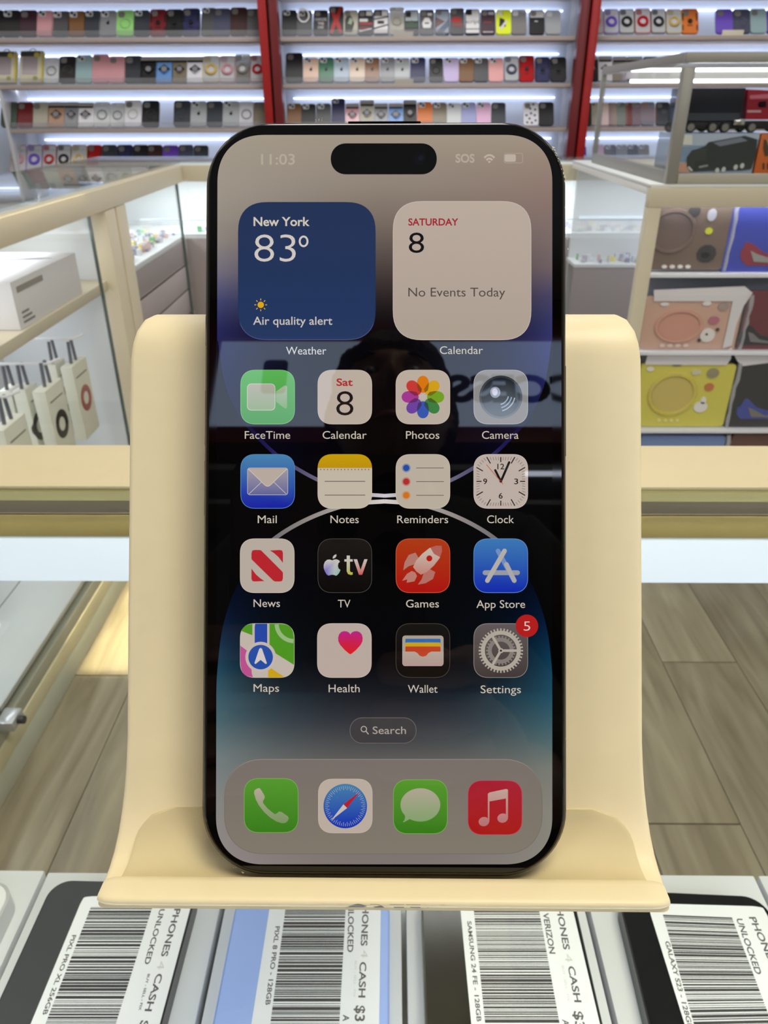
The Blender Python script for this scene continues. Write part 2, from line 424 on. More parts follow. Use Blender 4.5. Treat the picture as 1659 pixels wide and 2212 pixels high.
# island
u = UI().rrect(829, 343.5, 229, 67, 33.4, (2,1,1), p=2.1); u.ell(907, 344, 13, 13, (6,6,12), 1); u.ell(909, 342, 6, 6, (14,16,30), 2)
u.build('camera_island', screen, 2)
# status bar
u = UI().text('11:03', 564, 637, 356, 23, (176,166,148), 0, 0.012); u.build('status_clock', screen, 3); u = UI(); u.text('SOS', 984, 1025, 352, 19, (178,164,148), 0, 0.03); u.build('status_sos_text', screen, 3); u = UI()
for r_, a in ((16.5, 1), (10.5, 1), (4.5, 0)):
    u.ring(1057, 354, r_, r_*1.25 if r_ > 5 else 6, 4.2 if a else 4.4, (184,172,156), 0, 222, 318, 12)
u.build('status_wifi_symbol', screen, 3); u = UI()
u.outline(1109, 342, 42, 22, 6, 1.6, (168,152,140)); u.rrect(1102, 342, 24, 16, 4, (186,172,160), 1); u.rrect(1132.5, 342, 3, 8, 1.4, (150,134,124), 0)
u.build('status_battery', screen, 3)
# widgets
u = UI().rrect(663, 586, 297, 298, 66, lambda x, y: mixc((30,46,82), (36,56,96), (y-437)/298), 0)
u.outline(663, 586, 297, 298, 66, 1.4, lambda x, y: (72,84,130) if y > 700 else (36,50,86), 1)
u.text('New York', 548, 669, 489, 19.5, (206,196,182), 2, 0.02)
u.text('83', 550, 639, 565, 57, (206,198,190), 2, -0.012); u.ring(656, 522, 10.5, 12.5, 4.2, (206,198,190), 2)
u.ell(563.5, 659, 6.8, 6.8, (222,166,20), 2)
for k in range(8):
    a = k*pi/4; u.line([(563.5+cos(a)*9.6, 659+sin(a)*9.6), (563.5+cos(a)*13.6, 659+sin(a)*13.6)], 1.8, (212,170,60), 2)
u.text('Air quality alert', 547, 718, 702, 17.5, (196,190,184), 2, 0.008)
u.build('weather_widget', screen, 4)
u = UI().rrect(998, 585, 299, 300, 66, lambda x, y: mixc((184,168,156), (172,158,144), (y-435)/300), 0)
u.outline(998, 585, 299, 300, 66, 1.2, (196,182,170), 1)
u.text('SATURDAY', 882, 990, 488, 15.5, (160,34,44), 2, 0.022); u.text('8', 883, 916, 546.5, 43, (16,10,12), 2, -0.005)
u.text('No Events Today', 882, 1091, 641, 19, (84,74,70), 2, 0.0)
u.build('calendar_widget', screen, 4)
# captions
u = UI(); CP = [('Weather', 618, 705, 766), ('Calendar', 950, 1043, 765), ('FaceTime', 529, 627, 948), ('Calendar', 697, 792, 948), ('Photos', 877, 949, 948), ('Camera', 1041, 1120, 948),
      ('Mail', 557, 598, 1130), ('Notes', 714, 775, 1130), ('Reminders', 858, 968, 1130), ('Clock', 1052, 1110, 1130),
      ('News', 548, 605, 1311), ('TV', 730, 757, 1312), ('Games', 877, 948, 1312), ('App Store', 1029, 1134, 1313),
      ('Maps', 548, 603, 1494), ('Health', 710, 777, 1495), ('Wallet', 881, 945, 1496), ('Settings', 1038, 1125, 1497)]
for t, a, b, y in CP:
    c = UI().text(t, a, b, y, 16.5, (198,188,174) if t != 'Weather' else (206,206,206), 0, 0.0); c.build('icon_caption', screen, 5)
IC = 117.5
XS = (578.5, 745, 913.5, 1081.5)
def icon(cx, cy, col, rimc, fn, label):
    u = UI().rrect(cx, cy, IC, IC, 33, col, 0, p=2.4); u.outline(cx, cy, IC, IC, 33, 1.2, rimc, 1, p=2.4); fn(u, cx, cy)
    return u.build('app_icon', screen, 5, label)
def vg(a, b, y0_, y1_): return lambda x, y: mixc(a, b, min(1, max(0, (y-y0_)/(y1_-y0_))))
PAP = (184,170,156)
def f_cam(u, x, y):
    u.rrect(x-14, y, 61, 58, 11, vg((176,170,158), (142,168,126), y-28, y+28), 2); u.outline(x-14, y, 61, 58, 11, 1.2, (200,206,188), 3)
    u.poly([(x+18, y-12), (x+36, y-24.5), (x+40, y-25), (x+42, y-22), (x+42, y+22), (x+40, y+25), (x+36, y+24), (x+18, y+10)], vg((170,176,156), (124,168,110), y-24, y+24), 2)
icon(XS[0], 858, vg((90,176,84), (70,150,66), 800, 917), (120,190,112), f_cam, 'green icon with a white video camera')
def f_cal(u, x, y): u.text('Sat', x-18, x+17, y-24, 16, (168,40,44), 2, 0.02); u.text('8', x-18.5, x+18.5, y+39, 51, (28,18,20), 2, -0.01)
icon(XS[1], 858, PAP, (196,182,168), f_cal, 'white calendar icon reading Sat 8')
def f_pho(u, x, y):
    cs = [(212,116,10), (204,156,20), (110,156,30), (56,124,62), (52,84,170), (106,64,156), (160,54,140), (196,54,50)]
    for k, c in enumerate(cs):
        a = -pi/2+k*pi/4; u.poly([(x+cos(a)*27.5+cos(a)*18.5*cos(t)-sin(a)*12.6*sin(t)*(1.0+0.15*cos(t)), y+sin(a)*27.5+sin(a)*18.5*cos(t)+cos(a)*12.6*sin(t)*(1.0+0.15*cos(t))) for t in [2*pi*i/24 for i in range(24)]], c, 2+k*0.5)
    for k in range(8):
        a = -pi/2+(k+0.5)*pi/4; c = mixc(mixc(cs[k], cs[(k+1) % 8], .5), (30,10,10), 0.35)
        u.poly([(x+cos(a)*t_+sin(a)*w1, y+sin(a)*t_-cos(a)*w1) for t_, w1 in ((10, 0), (17, 4.4), (27, 2.4), (33, 0), (27, -2.4), (17, -4.4))], c, 7)
    u.ell(x, y, 7, 7, (186,176,166), 8)
icon(XS[2], 858, PAP, (196,182,168), f_pho, 'white icon with an eight petal colour wheel')
def f_len(u, x, y):
    u.ell(x, y, 46.5, 46.5, vg((46,50,56), (118,124,130), y-46, y+40), 2); u.ell(x, y, 42, 42, vg((26,30,38), (98,106,114), y-42, y+34), 3)
    u.ell(x-12, y-10, 11, 12, (150,160,176), 4); u.ell(x-13, y-11, 6, 8, (206,206,222), 5)
    for r_, c in ((24, (160,172,190)), (31, (150,170,196)), (38, (170,176,186))): u.ring(x-6, y-6, r_, r_, 2.6, c, 4, 12, 76, 14)
icon(XS[3], 858, (140,138,136), (176,174,170), f_len, 'grey icon with a round camera lens')
def f_mail(u, x, y):
    u.rrect(x, y, 88, 59, 7, vg((160,152,160), (96,98,150), y-20, y+30), 2); u.outline(x, y, 88, 59, 7, 1.1, (190,184,186), 3)
    u.line([(x-40, y+27), (x-12, y+0)], 1.2, (200,194,190), 3); u.line([(x+40, y+27), (x+12, y+0)], 1.2, (200,194,190), 3)
    u.poly([(x-42, y-27), (x+42, y-27), (x+5, y+9), (x, y+11), (x-5, y+9)], (182,168,156), 4); u.line([(x-42, y-27), (x-5, y+9), (x, y+11), (x+5, y+9), (x+42, y-27)], 1.1, (212,200,190), 5)
icon(XS[0], 1040, vg((70,128,172), (24,34,160), 984, 1094), (86,136,180), f_mail, 'blue icon with a white envelope')
def f_note(u, x, y):
    top = sorted([(a, b) for a, b in UI().rrect(x, y, IC, IC, 33, 0, p=2.4).v if b < y-29] + [(x-58.6, y-29), (x+58.6, y-29)], key=lambda t_: math.atan2(t_[1]-(y-28.9), t_[0]-x))
    u.poly(top, vg((196,156,6), (188,142,14), y-59, y-29), 2)
    for k in range(15): u.ell(x-52+k*7.4, y-25.5, 1.3, 1.3, (110,90,40), 3, 8)
    for yy in (0, 29.5): u.line([(x-43.5, y+yy), (x+44, y+yy)], 1.5, (90,78,78), 3)
icon(XS[1], 1040, (192,180,162), (202,190,172), f_note, 'notepad icon with a yellow top band')
def f_rem(u, x, y):
    for k, c in enumerate(((36,76,160), (176,46,44), (204,112,30))):
        yy = y-29+k*29.5; u.ell(x-36, yy, 9.5, 9.5, mixc(c, (186,172,158), 0.65), 2); u.ell(x-36, yy, 6.8, 6.8, c, 3); u.line([(x-14.5, yy), (x+45, yy)], 1.4, (96,84,82), 3)
icon(XS[2], 1040, (184,172,156), (198,186,170), f_rem, 'list icon with blue, red and orange dots')
def f_clk(u, x, y):
    for k in range(60):
        a = k*pi/30; m_ = max(abs(cos(a)), abs(sin(a))); hh = 52.5
        ca, sa = cos(a), sin(a); r1 = min(hh/m_, 62) if k % 15 else hh
        l = 16 if (k % 5 == 0 and k % 15) else (11 if k % 15 == 0 else 7)
        u.line([(x+ca*r1, y+sa*r1), (x+ca*(r1-l), y+sa*(r1-l))], 2.3 if k % 5 == 0 else 1.1, (36,28,28) if k % 5 == 0 else (120,106,98), 2)
    u.text('12', x-7.5, x+7.5, y-26, 12, (30,22,22), 3, 0.01); u.text('6', x-4.5, x+4, y+37, 12, (30,22,22), 3, 0.01)
    u.text('9', x-38, x-29.5, y+6, 12, (30,22,22), 3, 0.01); u.text('3', x+29, x+37.5, y+6, 12, (30,22,22), 3, 0.01)
    u.line([(x-1, y-2), (x-12, y-24)], 5, (26,22,24), 4, True); u.line([(x+1, y-2), (x+18, y-41)], 5, (26,22,24), 4, True)
    u.line([(x+4.5, y+6), (x-31, y-36)], 1.5, (186,96,60), 6); u.ell(x, y, 3.2, 3.2, (120,50,40), 7); u.ell(x, y, 1.5, 1.5, (30,22,22), 8)
icon(XS[3], 1040, (186,172,162), (200,188,176), f_clk, 'white clock face icon with two black hands')
def f_news(u, x, y):
    c = (180,36,44); g = lambda a, b: (x+a, y+b)
    u.poly([g(-34, -27), g(-32, -33), g(-27, -34), g(-16, -34), g(-13, -33), g(32, 12), g(34, 15), g(34, 27), g(32, 33), g(27, 34), g(17, 34), g(13, 32), g(-33, -13), g(-34, -16)], c, 2)
    u.poly([g(6, -33), g(27, -34), g(32, -33), g(34, -28), g(34, -6), g(31, -10), g(24, -19), g(15, -27)], c, 2)
    u.poly([g(-34, 6), g(-31, 10), g(-24, 19), g(-15, 27), g(-6, 33), g(-27, 34), g(-32, 33), g(-34, 28)], c, 2)
icon(XS[0]-1, 1222, (180,168,156), (198,186,172), f_news, 'white icon with a bold red N')
def f_tv(u, x, y):
    cx, cy = x-27, y+2
    ap = [(0,-13.5),(4,-15.5),(9,-16),(14,-14),(16.5,-11),(13,-7),(12,-1.5),(13.5,4),(17.5,7),(15,13),(11,18),(8,19.5),(4,18),(0,17.2),(-4,18),(-8,19.3),(-12,17),(-16,10.5),(-18.5,3),(-18.5,-4),(-16,-10.5),(-11,-15),(-5.5,-15.5)]
    u.poly([(cx+a, cy+b) for a, b in ap], lambda px, py: mixc(mixc((196,190,184), (110,96,190), min(1, max(0, (cx-px+6)/20))*min(1, max(0, (py-cy+6)/18))), (90,180,160), min(1, max(0, (px-cx)/18))*min(1, max(0, (py-cy)/18))), 2)
    u.poly([(cx+1, cy-17), (cx+1, cy-21), (cx+4, cy-25), (cx+8.5, cy-27), (cx+9, cy-23), (cx+6, cy-19)], (190,186,180), 2)
    u.poly([(x-1, y-14), (x-1, y-9), (x+4, y-9), (x+4, y+12), (x+7, y+18), (x+13, y+20), (x+17, y+19), (x+17, y+14), (x+13, y+14), (x+11, y+11), (x+11, y-9), (x+17, y-9), (x+17, y-14), (x+11, y-14), (x+11, y-22), (x+4, y-22), (x+4, y-14)], vg((196,190,180), (176,176,60), y-4, y+20), 2)
    u.poly([(x+19, y-14), (x+26.5, y-14), (x+34, y+9), (x+42, y-14), (x+49, y-14), (x+37.5, y+19.5), (x+30.5, y+19.5)], vg((196,190,180), (196,84,80), y-6, y+20), 2)
icon(XS[1], 1222, vg((26,24,22), (8,6,6), 1163, 1281), (70,66,62), f_tv, 'black icon with a pale fruit shape and two pale letters')
def f_rkt(u, x, y):
    def rot(l, k=1): return [(x+2+a*0.66-b*0.75*-1*-1, y-4+a*-0.75-b*0.66) for a, b in l]
    c1 = vg((196,180,166), (190,120,110), y-30, y+25)
    body = [(52,0),(44,9),(30,15.5),(10,18),(-10,17),(-24,12),(-26,0),(-24,-12),(-10,-17),(10,-18),(30,-15.5),(44,-9)]
    def tr(l): return [(x+4+0.70*a+0.71*b, y-6-0.71*a+0.70*b) for a, b in l]
    u.poly(tr([(-2,-16),(2,-30),(-12,-37),(-30,-32),(-44,-22),(-30,-20),(-18,-14)]), (176,120,106), 2); u.poly(tr([(-2,16),(2,30),(-12,37),(-30,32),(-44,22),(-30,20),(-18,14)]), (176,110,100), 2)
    u.poly(tr(body), c1, 3); u.poly(tr([(52,0),(44,9),(32,14.5),(28,0),(32,-14.5),(44,-9)]), (176,96,86), 4); u.ell(*tr([(14,0)])[0], 6.4, 6.4, (178,24,18), 5)
    u.poly(tr([(-32,-8),(-29,0),(-32,8),(-44,12),(-58,2),(-52,-2),(-62,-8),(-44,-11)]), (184,120,108), 3)
icon(XS[2], 1222, vg((170,58,20), (170,18,14), 1163, 1281), (200,90,60), f_rkt, 'red icon with a white rocket')
def f_app(u, x, y):
    u.line([(x-6, y-32), (x+29, y+32)], 10, (112,140,190), 2, True); u.line([(x-34, y+15), (x+36, y+15)], 10.5, (150,152,160), 3, True)
    u.line([(x+8, y-32), (x-29, y+32)], 10, (178,172,166), 4, True); u.line([(x+12, y-3), (x+29, y+32)], 10, (168,166,168), 4, True)
icon(XS[3], 1222, vg((60,120,178), (18,40,168), 1163, 1281), (96,140,196), f_app, 'blue icon with crossed white strokes forming an A')
def clip_poly(pts, cx, cy):
    """keep the shape inside the icon's rounded square"""
    out = []
    for a, b in pts:
        dx, dy = a-cx, b-cy; k = ((abs(dx)/58.0)**5+(abs(dy)/58.0)**5)**0.2
        out.append((cx+dx/k, cy+dy/k) if k > 1 else (a, b))
    return out
def f_map(u, x, y):
    def P(l, c, z):
        d = []
        for i in range(len(l)):
            a, b = l[i], l[(i+1) % len(l)]
            for t in range(6): d.append((x+a[0]+(b[0]-a[0])*t/6, y+a[1]+(b[1]-a[1])*t/6))
        u.poly(clip_poly(d, x, y), c, z)
    g = (78,146,34)
    P([(5,-60),(60,-60),(60,32),(5,-2)], g, 2); P([(-60,-44),(-60,-60),(-32,-60),(-32,-33)], g, 2)
    P([(-60,-12),(-38,4),(-32,60),(-60,60)], (184,80,140), 2); P([(2,34),(42,60),(2,60)], (200,160,24), 2)
    P([(-27,-60),(0,-60),(0,0),(-27,0)], (36,70,160), 2)
    u.ring(x+58, y-58, 42, 42, 9, (148,180,126), 3, 92, 178, 16)
    u.ell(x-14, y+14, 33, 33, (192,180,172), 4); u.ell(x-14, y+14, 26.5, 26.5, (38,76,160), 5)
    u.poly([(x-14, y-6), (x-11, y-4), (x-0.5, y+27), (x-3, y+29), (x-14, y+20), (x-25, y+29), (x-27.5, y+27), (x-17, y-4)], (206,198,192), 6)
icon(XS[0]-1, 1405, (190,178,166), (190,186,160), f_map, 'map icon with green land, blue road and arrow')
def f_hrt(u, x, y):
    hp = [(0,-19),(3,-23),(8,-25.5),(14,-26),(20,-24),(24.5,-19),(26.5,-12),(26,-4),(22,4),(12,15),(3,22.5),(0,24)]
    l = [(x+13+a, y-16+b) for a, b in hp] + [(x+13-a, y-16+b) for a, b in hp[::-1][1:-1]]
    u.poly(l, vg((184,34,130), (214,30,16), y-40, y+4), 2)
icon(XS[1]-1, 1405, (182,166,156), (198,182,172), f_hrt, 'white icon with a pink heart')
def f_wal(u, x, y):
    u.rrect(x, y+0.5, 89, 66, 8, (166,156,144), 2)
    for k, c in enumerate(((48,104,168), (200,158,28), (186,64,34))): u.rrect(x, (y-18, y-10, y+8)[k], 76, 15 if k < 2 else 34, 3, c, 3+k)
    c = vg((176,164,152), (176,148,140), y, y+33); q_ = [(-44.5,2),(-18,2),(-12,5),(-7,11),(0,13),(7,11),(12,5),(18,2),(44.5,2),(44.5,27),(41,33),(-41,33),(-44.5,27)]
    u.poly([(x+a, y+b) for a, b in q_], c, 7)
icon(XS[2], 1405, vg((22,20,18), (10,8,6), 1346, 1464), (70,64,56), f_wal, 'dark icon with an open card wallet')
def f_set(u, x, y):
    for (ro, nt_, tl, c, z) in ((28, 26, 4, (128,122,114), 3), (43, 40, 5, (172,164,150), 6)):
        u.ring(x, y, ro, ro, 8.5, c, z)
        for k in range(nt_):
            a = 2*pi*k/nt_; u.line([(x+cos(a)*(ro-1), y+sin(a)*(ro-1)), (x+cos(a)*(ro+tl), y+sin(a)*(ro+tl))], 3.2, c, z)
    for a in (0, 120, 240):
        a = R(a); u.line([(x, y), (x+cos(a)*36, y+sin(a)*36)], 5.5, (172,164,150), 6)
    u.ell(x, y, 5.5, 5.5, (172,164,150), 7); u.ell(x, y, 2.4, 2.4, (50,44,42), 8)
icon(XS[3], 1405, vg((96,88,88), (64,56,54), 1346, 1464), (140,132,126), f_set, 'grey icon with two toothed gear wheels')
u = UI().ell(1137.5, 1351.5, 24.3, 24.3, (176,30,28), 0, 48); u.text('5', 1130.5, 1144.5, 1361.5, 19.5, (220,200,196), 1, -0.01); u.build('notification_badge', screen, 15)
# search, dock
u = UI().rrect(827.5, 1577.5, 144, 56, 28, (62,60,62), 0, p=2.1); u.outline(827.5, 1577.5, 144, 56, 28, 1.2, (110,104,98), 1, p=2.1)
u.ring(786, 1574.5, 6.8, 6.8, 1.9, (176,168,158), 2); u.line([(791, 1579.5), (795.5, 1585)], 2.2, (176,168,158), 2, True); u.text('Search', 805, 877, 1585, 16, (164,156,148), 2, 0.005)
u.build('search_button', screen, 4)
u = UI().rrect(828, 1742, 687, 205, 84, vg((118,110,104), (128,120,106), 1640, 1845), 0, p=2.2, n=16); u.outline(828, 1742, 687, 205, 84, 1.2, vg((146,140,132), (112,106,96), 1640, 1700), 1, p=2.2)
u.build('dock_panel', screen, 2)
def f_tel(u, x, y):
    l = [(-37,-27),(-36,-33),(-31,-36.5),(-26,-38),(-23,-36),(-14,-21),(-14,-16),(-18,-9),(-17,-5),(-8,6),(3,15),(8,18.5),(12,17),(17,13),(22,13.5),(36,23),(38,27),(36,33),(31,37.5),(23,38),(11,34),(-2,26),(-15,14),(-26,0),(-33,-13)]
    u.poly([(x+a, y+b) for a, b in l], vg((178,166,148), (120,146,96), y-38, y+38), 2)
icon(586, 1739.5, vg((84,150,46), (56,122,26), 1681, 1798), (120,170,80), f_tel, 'green dock icon with a telephone handset')
def f_cmp(u, x, y):
    u.ell(x, y, 47, 48, vg((70,126,166), (24,52,170), y-47, y+40), 2, 60)
    for k in range(60):
        a = k*pi/30; r1 = 43.5; l = 6 if k % 2 else 9; u.line([(x+cos(a)*r1, y+sin(a)*r1), (x+cos(a)*(r1-l), y+sin(a)*(r1-l))], 0.9, (160,170,180), 3)
    u.poly([(x-4, y-4), (x+31, y-31), (x+4, y+4)], (178,30,44), 4); u.poly([(x-4, y-4), (x+4, y+4), (x-31, y+31)], (196,186,178), 4)
icon(746, 1740.5, PAP, (190,176,164), f_cmp, 'dock icon with a blue compass and red needle')
def f_msg(u, x, y):
    c = vg((176,164,146), (126,158,104), y-40, y+34)
    u.ell(x, y-4, 43, 36, c, 2, 48); u.poly([(x-34, y+12), (x-14, y+26), (x-24, y+27), (x-30, y+30.5), (x-36, y+33.5), (x-38, y+33), (x-34, y+28), (x-33, y+22)], c, 2.3)
icon(908, 1742, vg((86,150,46), (54,120,24), 1684, 1801), (120,170,80), f_msg, 'green dock icon with a speech bubble')
def f_mus(u, x, y):
    c = vg((190,160,148), (180,110,112), y-40, y+40)
    u.ell(x-24, y+30, 11.5, 10, c, 2, 24, -0.2); u.ell(x+16.5, y+22.5, 11.5, 10, c, 2, 24, -0.2)
    u.poly([(x-15.5, y-30), (x-12, y-33), (x+24, y-40.5), (x+28, y-39), (x+28, y+22), (x+23.5, y+22), (x+23.5, y-20), (x-12, y-13.5), (x-12, y+30), (x-15.5, y+30)], c, 3)
icon(1069, 1744, vg((164,30,50), (166,26,20), 1686, 1803), (190,60,80), f_mus, 'red dock icon with a double music note')

# ------------------------------------------------------------------ the cream stand
_sx = Vector((PEX.x, PEX.y, 0)).normalized()
stand = thing('phone_stand', (0,0,0), 'cream metal phone stand with curled back top, on the glass counter', 'stand', mtx=frame4(PO, PEX, PEY, PEN))
M_cream = mat('cream_painted_metal', (238,224,188), 0.42, noise=0.03, nscale=200)
M_pad = mat('greige_silicone', (212,198,160), 0.7, spec=0.3)
SX = -0.0001
def pl(y, d=0): return y
prof = [(-0.052,0.0255,0.0470),(-0.045,0.030,0.0474),(-0.036,0.0352,0.0478),(-0.028,0.0392,0.0482),(-0.0245,0.0405,0.0487),(-0.0205,0.0411,0.0495),(-0.0165,0.0402,0.0509),(-0.0135,0.0384,0.0519),(-0.0112,0.0355,0.0527),(-0.0100,0.0325,0.0531),(-0.0096,0.029,0.0534)]
prof += [(-0.0095, 0.029-0.0795*i/12, 0.0534) for i in range(1, 13)]
prof += [(-0.0095,-0.0560,0.0536),(-0.0095,-0.0605,0.0539),(-0.0092,-0.0650,0.0543),(-0.0085,-0.0690,0.0547),(-0.0070,-0.0722,0.0550),(-0.0050,-0.0742,0.0551),(-0.0025,-0.0753,0.0550),(0.0000,-0.0756,0.0545),(0.0030,-0.0757,0.0538),(0.0052,-0.0757,0.0532)]
def sheet(prof, th, name, m, parent, cx=SX, K=24, fr=lambda t: t):
    """a bent sheet: outer surface along prof, thickness th behind it"""
    q = MB(); nP = len(prof); outer = []; inner = []
    for i in range(nP):
        a = Vector(prof[max(0, i-1)][:2]); b = Vector(prof[min(nP-1, i+1)][:2]); t = (b-a).normalized(); nn = Vector((t.y, -t.x))
        outer.append((prof[i][0], prof[i][1], prof[i][2])); inner.append((prof[i][0]+nn.x*th, prof[i][1]+nn.y*th, prof[i][2]))
    us = [-1.0, -0.994, -0.98] + [-0.9+1.8*k/K for k in range(K+1)] + [0.98, 0.994, 1.0]
    dep = {0: 0.35, 1: 0.12, 2: 0.0}
    m_ = len(us); vs_ = []
    for L_, sg in ((outer, 1), (inner, -1)):
        for i, (nn, v, hw) in enumerate(L_):
            on = outer[i]; inn = inner[i]
            for k, uu in enumerate(us):
                e = dep.get(min(k, m_-1-k), 0.0); a = on if sg == 1 else inn; b = inn if sg == 1 else on
                vs_.append((cx+uu*hw, a[1]+(b[1]-a[1])*e, a[0]+(b[0]-a[0])*e))
    ff = []
    N1 = nP*m_
    for i in range(nP-1):
        for k in range(m_-1):
            a = i*m_+k; ff.append((a, a+1, a+m_+1, a+m_)); ff.append((N1+a, N1+a+m_, N1+a+m_+1, N1+a+1))
        for k in (0, m_-1):
            a = i*m_+k; ff.append((a, a+m_, N1+a+m_, N1+a))
    for i in (0, nP-1):
        for k in range(m_-1):
            a = i*m_+k; ff.append((a, N1+a, N1+a+1, a+1))
    q.add(vs_, ff, 0, True)
    return q.build(name, m, parent, local=True, sharp=50)
sheet(prof, 0.0018, 'back_plate', M_cream, stand)
# front lip: a solid rounded rail with swept ends
lipp = [(0.0004,-0.0745),(0.0009,-0.0736),(0.0016,-0.0733),(0.0030,-0.0735),(0.0060,-0.0746),(0.0066,-0.0749),(0.0069,-0.0753),(0.0069,-0.0758),(0.0065,-0.0763),(0.0055,-0.0768),(0.0020,-0.0776),(-0.0010,-0.0776),(-0.0010,-0.0757)]
q = MB(); us = [-1, -0.996, -0.985, -0.965, -0.93]+[-0.9+1.8*k/20 for k in range(21)]+[0.93, 0.965, 0.985, 0.996, 1]
vs_ = []
for uu in us:
    e = max(0, (abs(uu)-0.93)/0.07); kk = 1-0.28*e**2.5; cy, cz = -0.0757, 0.0022
    for (nn, v) in lipp: vs_.append((SX+uu*0.0533, cy+(v-cy)*(1-0.25*e**3)-0.0000, cz+(nn-cz)*kk))
nl = len(lipp); ff = [list(range(nl)), [len(vs_)-nl+i for i in range(nl)]]
for a in range(len(us)-1):
    for i in range(nl): ff.append((a*nl+i, a*nl+(i+1) % nl, (a+1)*nl+(i+1) % nl, (a+1)*nl+i))
q.add(vs_, ff, 0, True); lip = q.build('front_lip', M_cream, stand, local=True, sharp=45)
# embossed maker's lettering, rolling under the lip
path = [(0.00695,-0.07545),(0.00695,-0.0758),(0.00655,-0.07635),(0.0055,-0.07688),(0.0020,-0.0777),(-0.0005,-0.0777)]
def roll(s_):
    for a, b in zip(path[:-1], path[1:]):
        l = math.hypot(b[0]-a[0], b[1]-a[1])
        if s_ <= l: return (a[0]+(b[0]-a[0])*s_/l, a[1]+(b[1]-a[1])*s_/l)
        s_ -= l
    return path[-1]
v, f, wd = text_tris('UGREEN', 0.03); q = MB(); tl, tr_ = -0.0113, 0.0114
q.add([(tl+(tr_-tl)*a/wd, roll(0.0001+(1-b)*0.0050)[1], roll(0.0001+(1-b)*0.0050)[0]) for a, b in v], f)
q.build('lettering', mat('grey_print', (120,120,122), 0.6), lip, local=True)
# silicone pad on the ledge
pp = [(-0.0089,-0.0640),(-0.0086,-0.0672),(-0.0078,-0.0698),(-0.0064,-0.0719),(-0.0044,-0.0736),(-0.0022,-0.0746),(0.0002,-0.0749)]
hwp = [0.0440, 0.0478, 0.0495, 0.0503, 0.0508, 0.0512, 0.0514]
pr2 = []
for i in range(13):
    t = i/12*(len(pp)-1); a = min(int(t), len(pp)-2); fr = t-a
    tt = i/12; hw = 0.0515-0.0010*(1-tt)-0.0072*(1-math.sqrt(1-min(1, max(0, 1-tt*2.6))**2)) if tt*2.6 < 1 else 0.0515-0.0010*(1-tt)
    pr2.append((pp[a][0]+(pp[a+1][0]-pp[a][0])*fr, pp[a][1]+(pp[a+1][1]-pp[a][1])*fr, hw))
sheet(pr2, 0.0005, 'silicone_pad', M_pad, stand)
# the arm and base behind it: built upright in world axes, resting on the glass
inv = PM.inverted()
def wv(p): return tuple(inv @ Vector(p))
def wbox(name, b, m, bev):
    q = MB(); q.bbox(*b, bev); q.v = [wv(p) for p in q.v]; return q.build(name, m, stand, local=True)
wbox('base', (-0.045, 0.045, 0.150, 0.262, 1.0003, 1.0053), M_cream, 0.0015)
q = MB(); hinge_top = PM @ Vector((0, -0.02, -0.0135)); q.bbox(-0.016, 0.016, -0.0035, 0.0035, -0.005, 0.128, 0.001)
bp = Vector((0, 0.200, 1.009)); dv = (hinge_top-bp); ln = dv.length; dz = dv.normalized(); dxx = Vector((1,0,0)); dyy = dz.cross(dxx)
q.v = [wv(bp + dxx*x + dyy*y + dz*(z/0.128*ln)) for x, y, z in q.v]; q.build('arm', M_cream, stand, local=True)
q = MB(); q.tube([wv((-0.019, 0.200, 1.0095)), wv((0.019, 0.200, 1.0095))], 0.0045, 16); q.build('hinge', M_cream, stand, local=True)
q = MB(); q.tube([wv(hinge_top+PEX*-0.019), wv(hinge_top+PEX*0.019)], 0.0042, 16); q.build('hinge', M_cream, stand, local=True)

# ------------------------------------------------------------------ the room shell
M_wall = mat('painted_wall', (214,212,208), 0.8); M_ceil = mat('ceiling_tile_grey', (150,150,148), 0.9)
M_under = mat('floor_underlay', (70,64,52), 0.9)
RX, RY0, RY1, RH = 2.9, -1.80, 4.2, 3.2
floor = struct(bx('floor', (-RX, RX, RY0, RY1, -0.06, -0.012), M_under))
struct(bx('ceiling', (-RX, RX, RY0, RY1, RH, RH+0.06), M_ceil))
struct(bx('wall_left', (-RX-0.06, -RX, RY0, RY1, -0.06, RH+0.06), M_wall)); struct(bx('wall_right', (RX, RX+0.06, RY0, RY1, -0.06, RH+0.06), M_wall))
struct(bx('wall_back', (-RX, RX, RY1, RY1+0.06, -0.06, RH+0.06), M_wall)); struct(bx('wall_front', (-RX, RX, RY0-0.06, RY0, -0.06, RH+0.06), mat('front_wall_dark', (70,60,60), 0.8)))
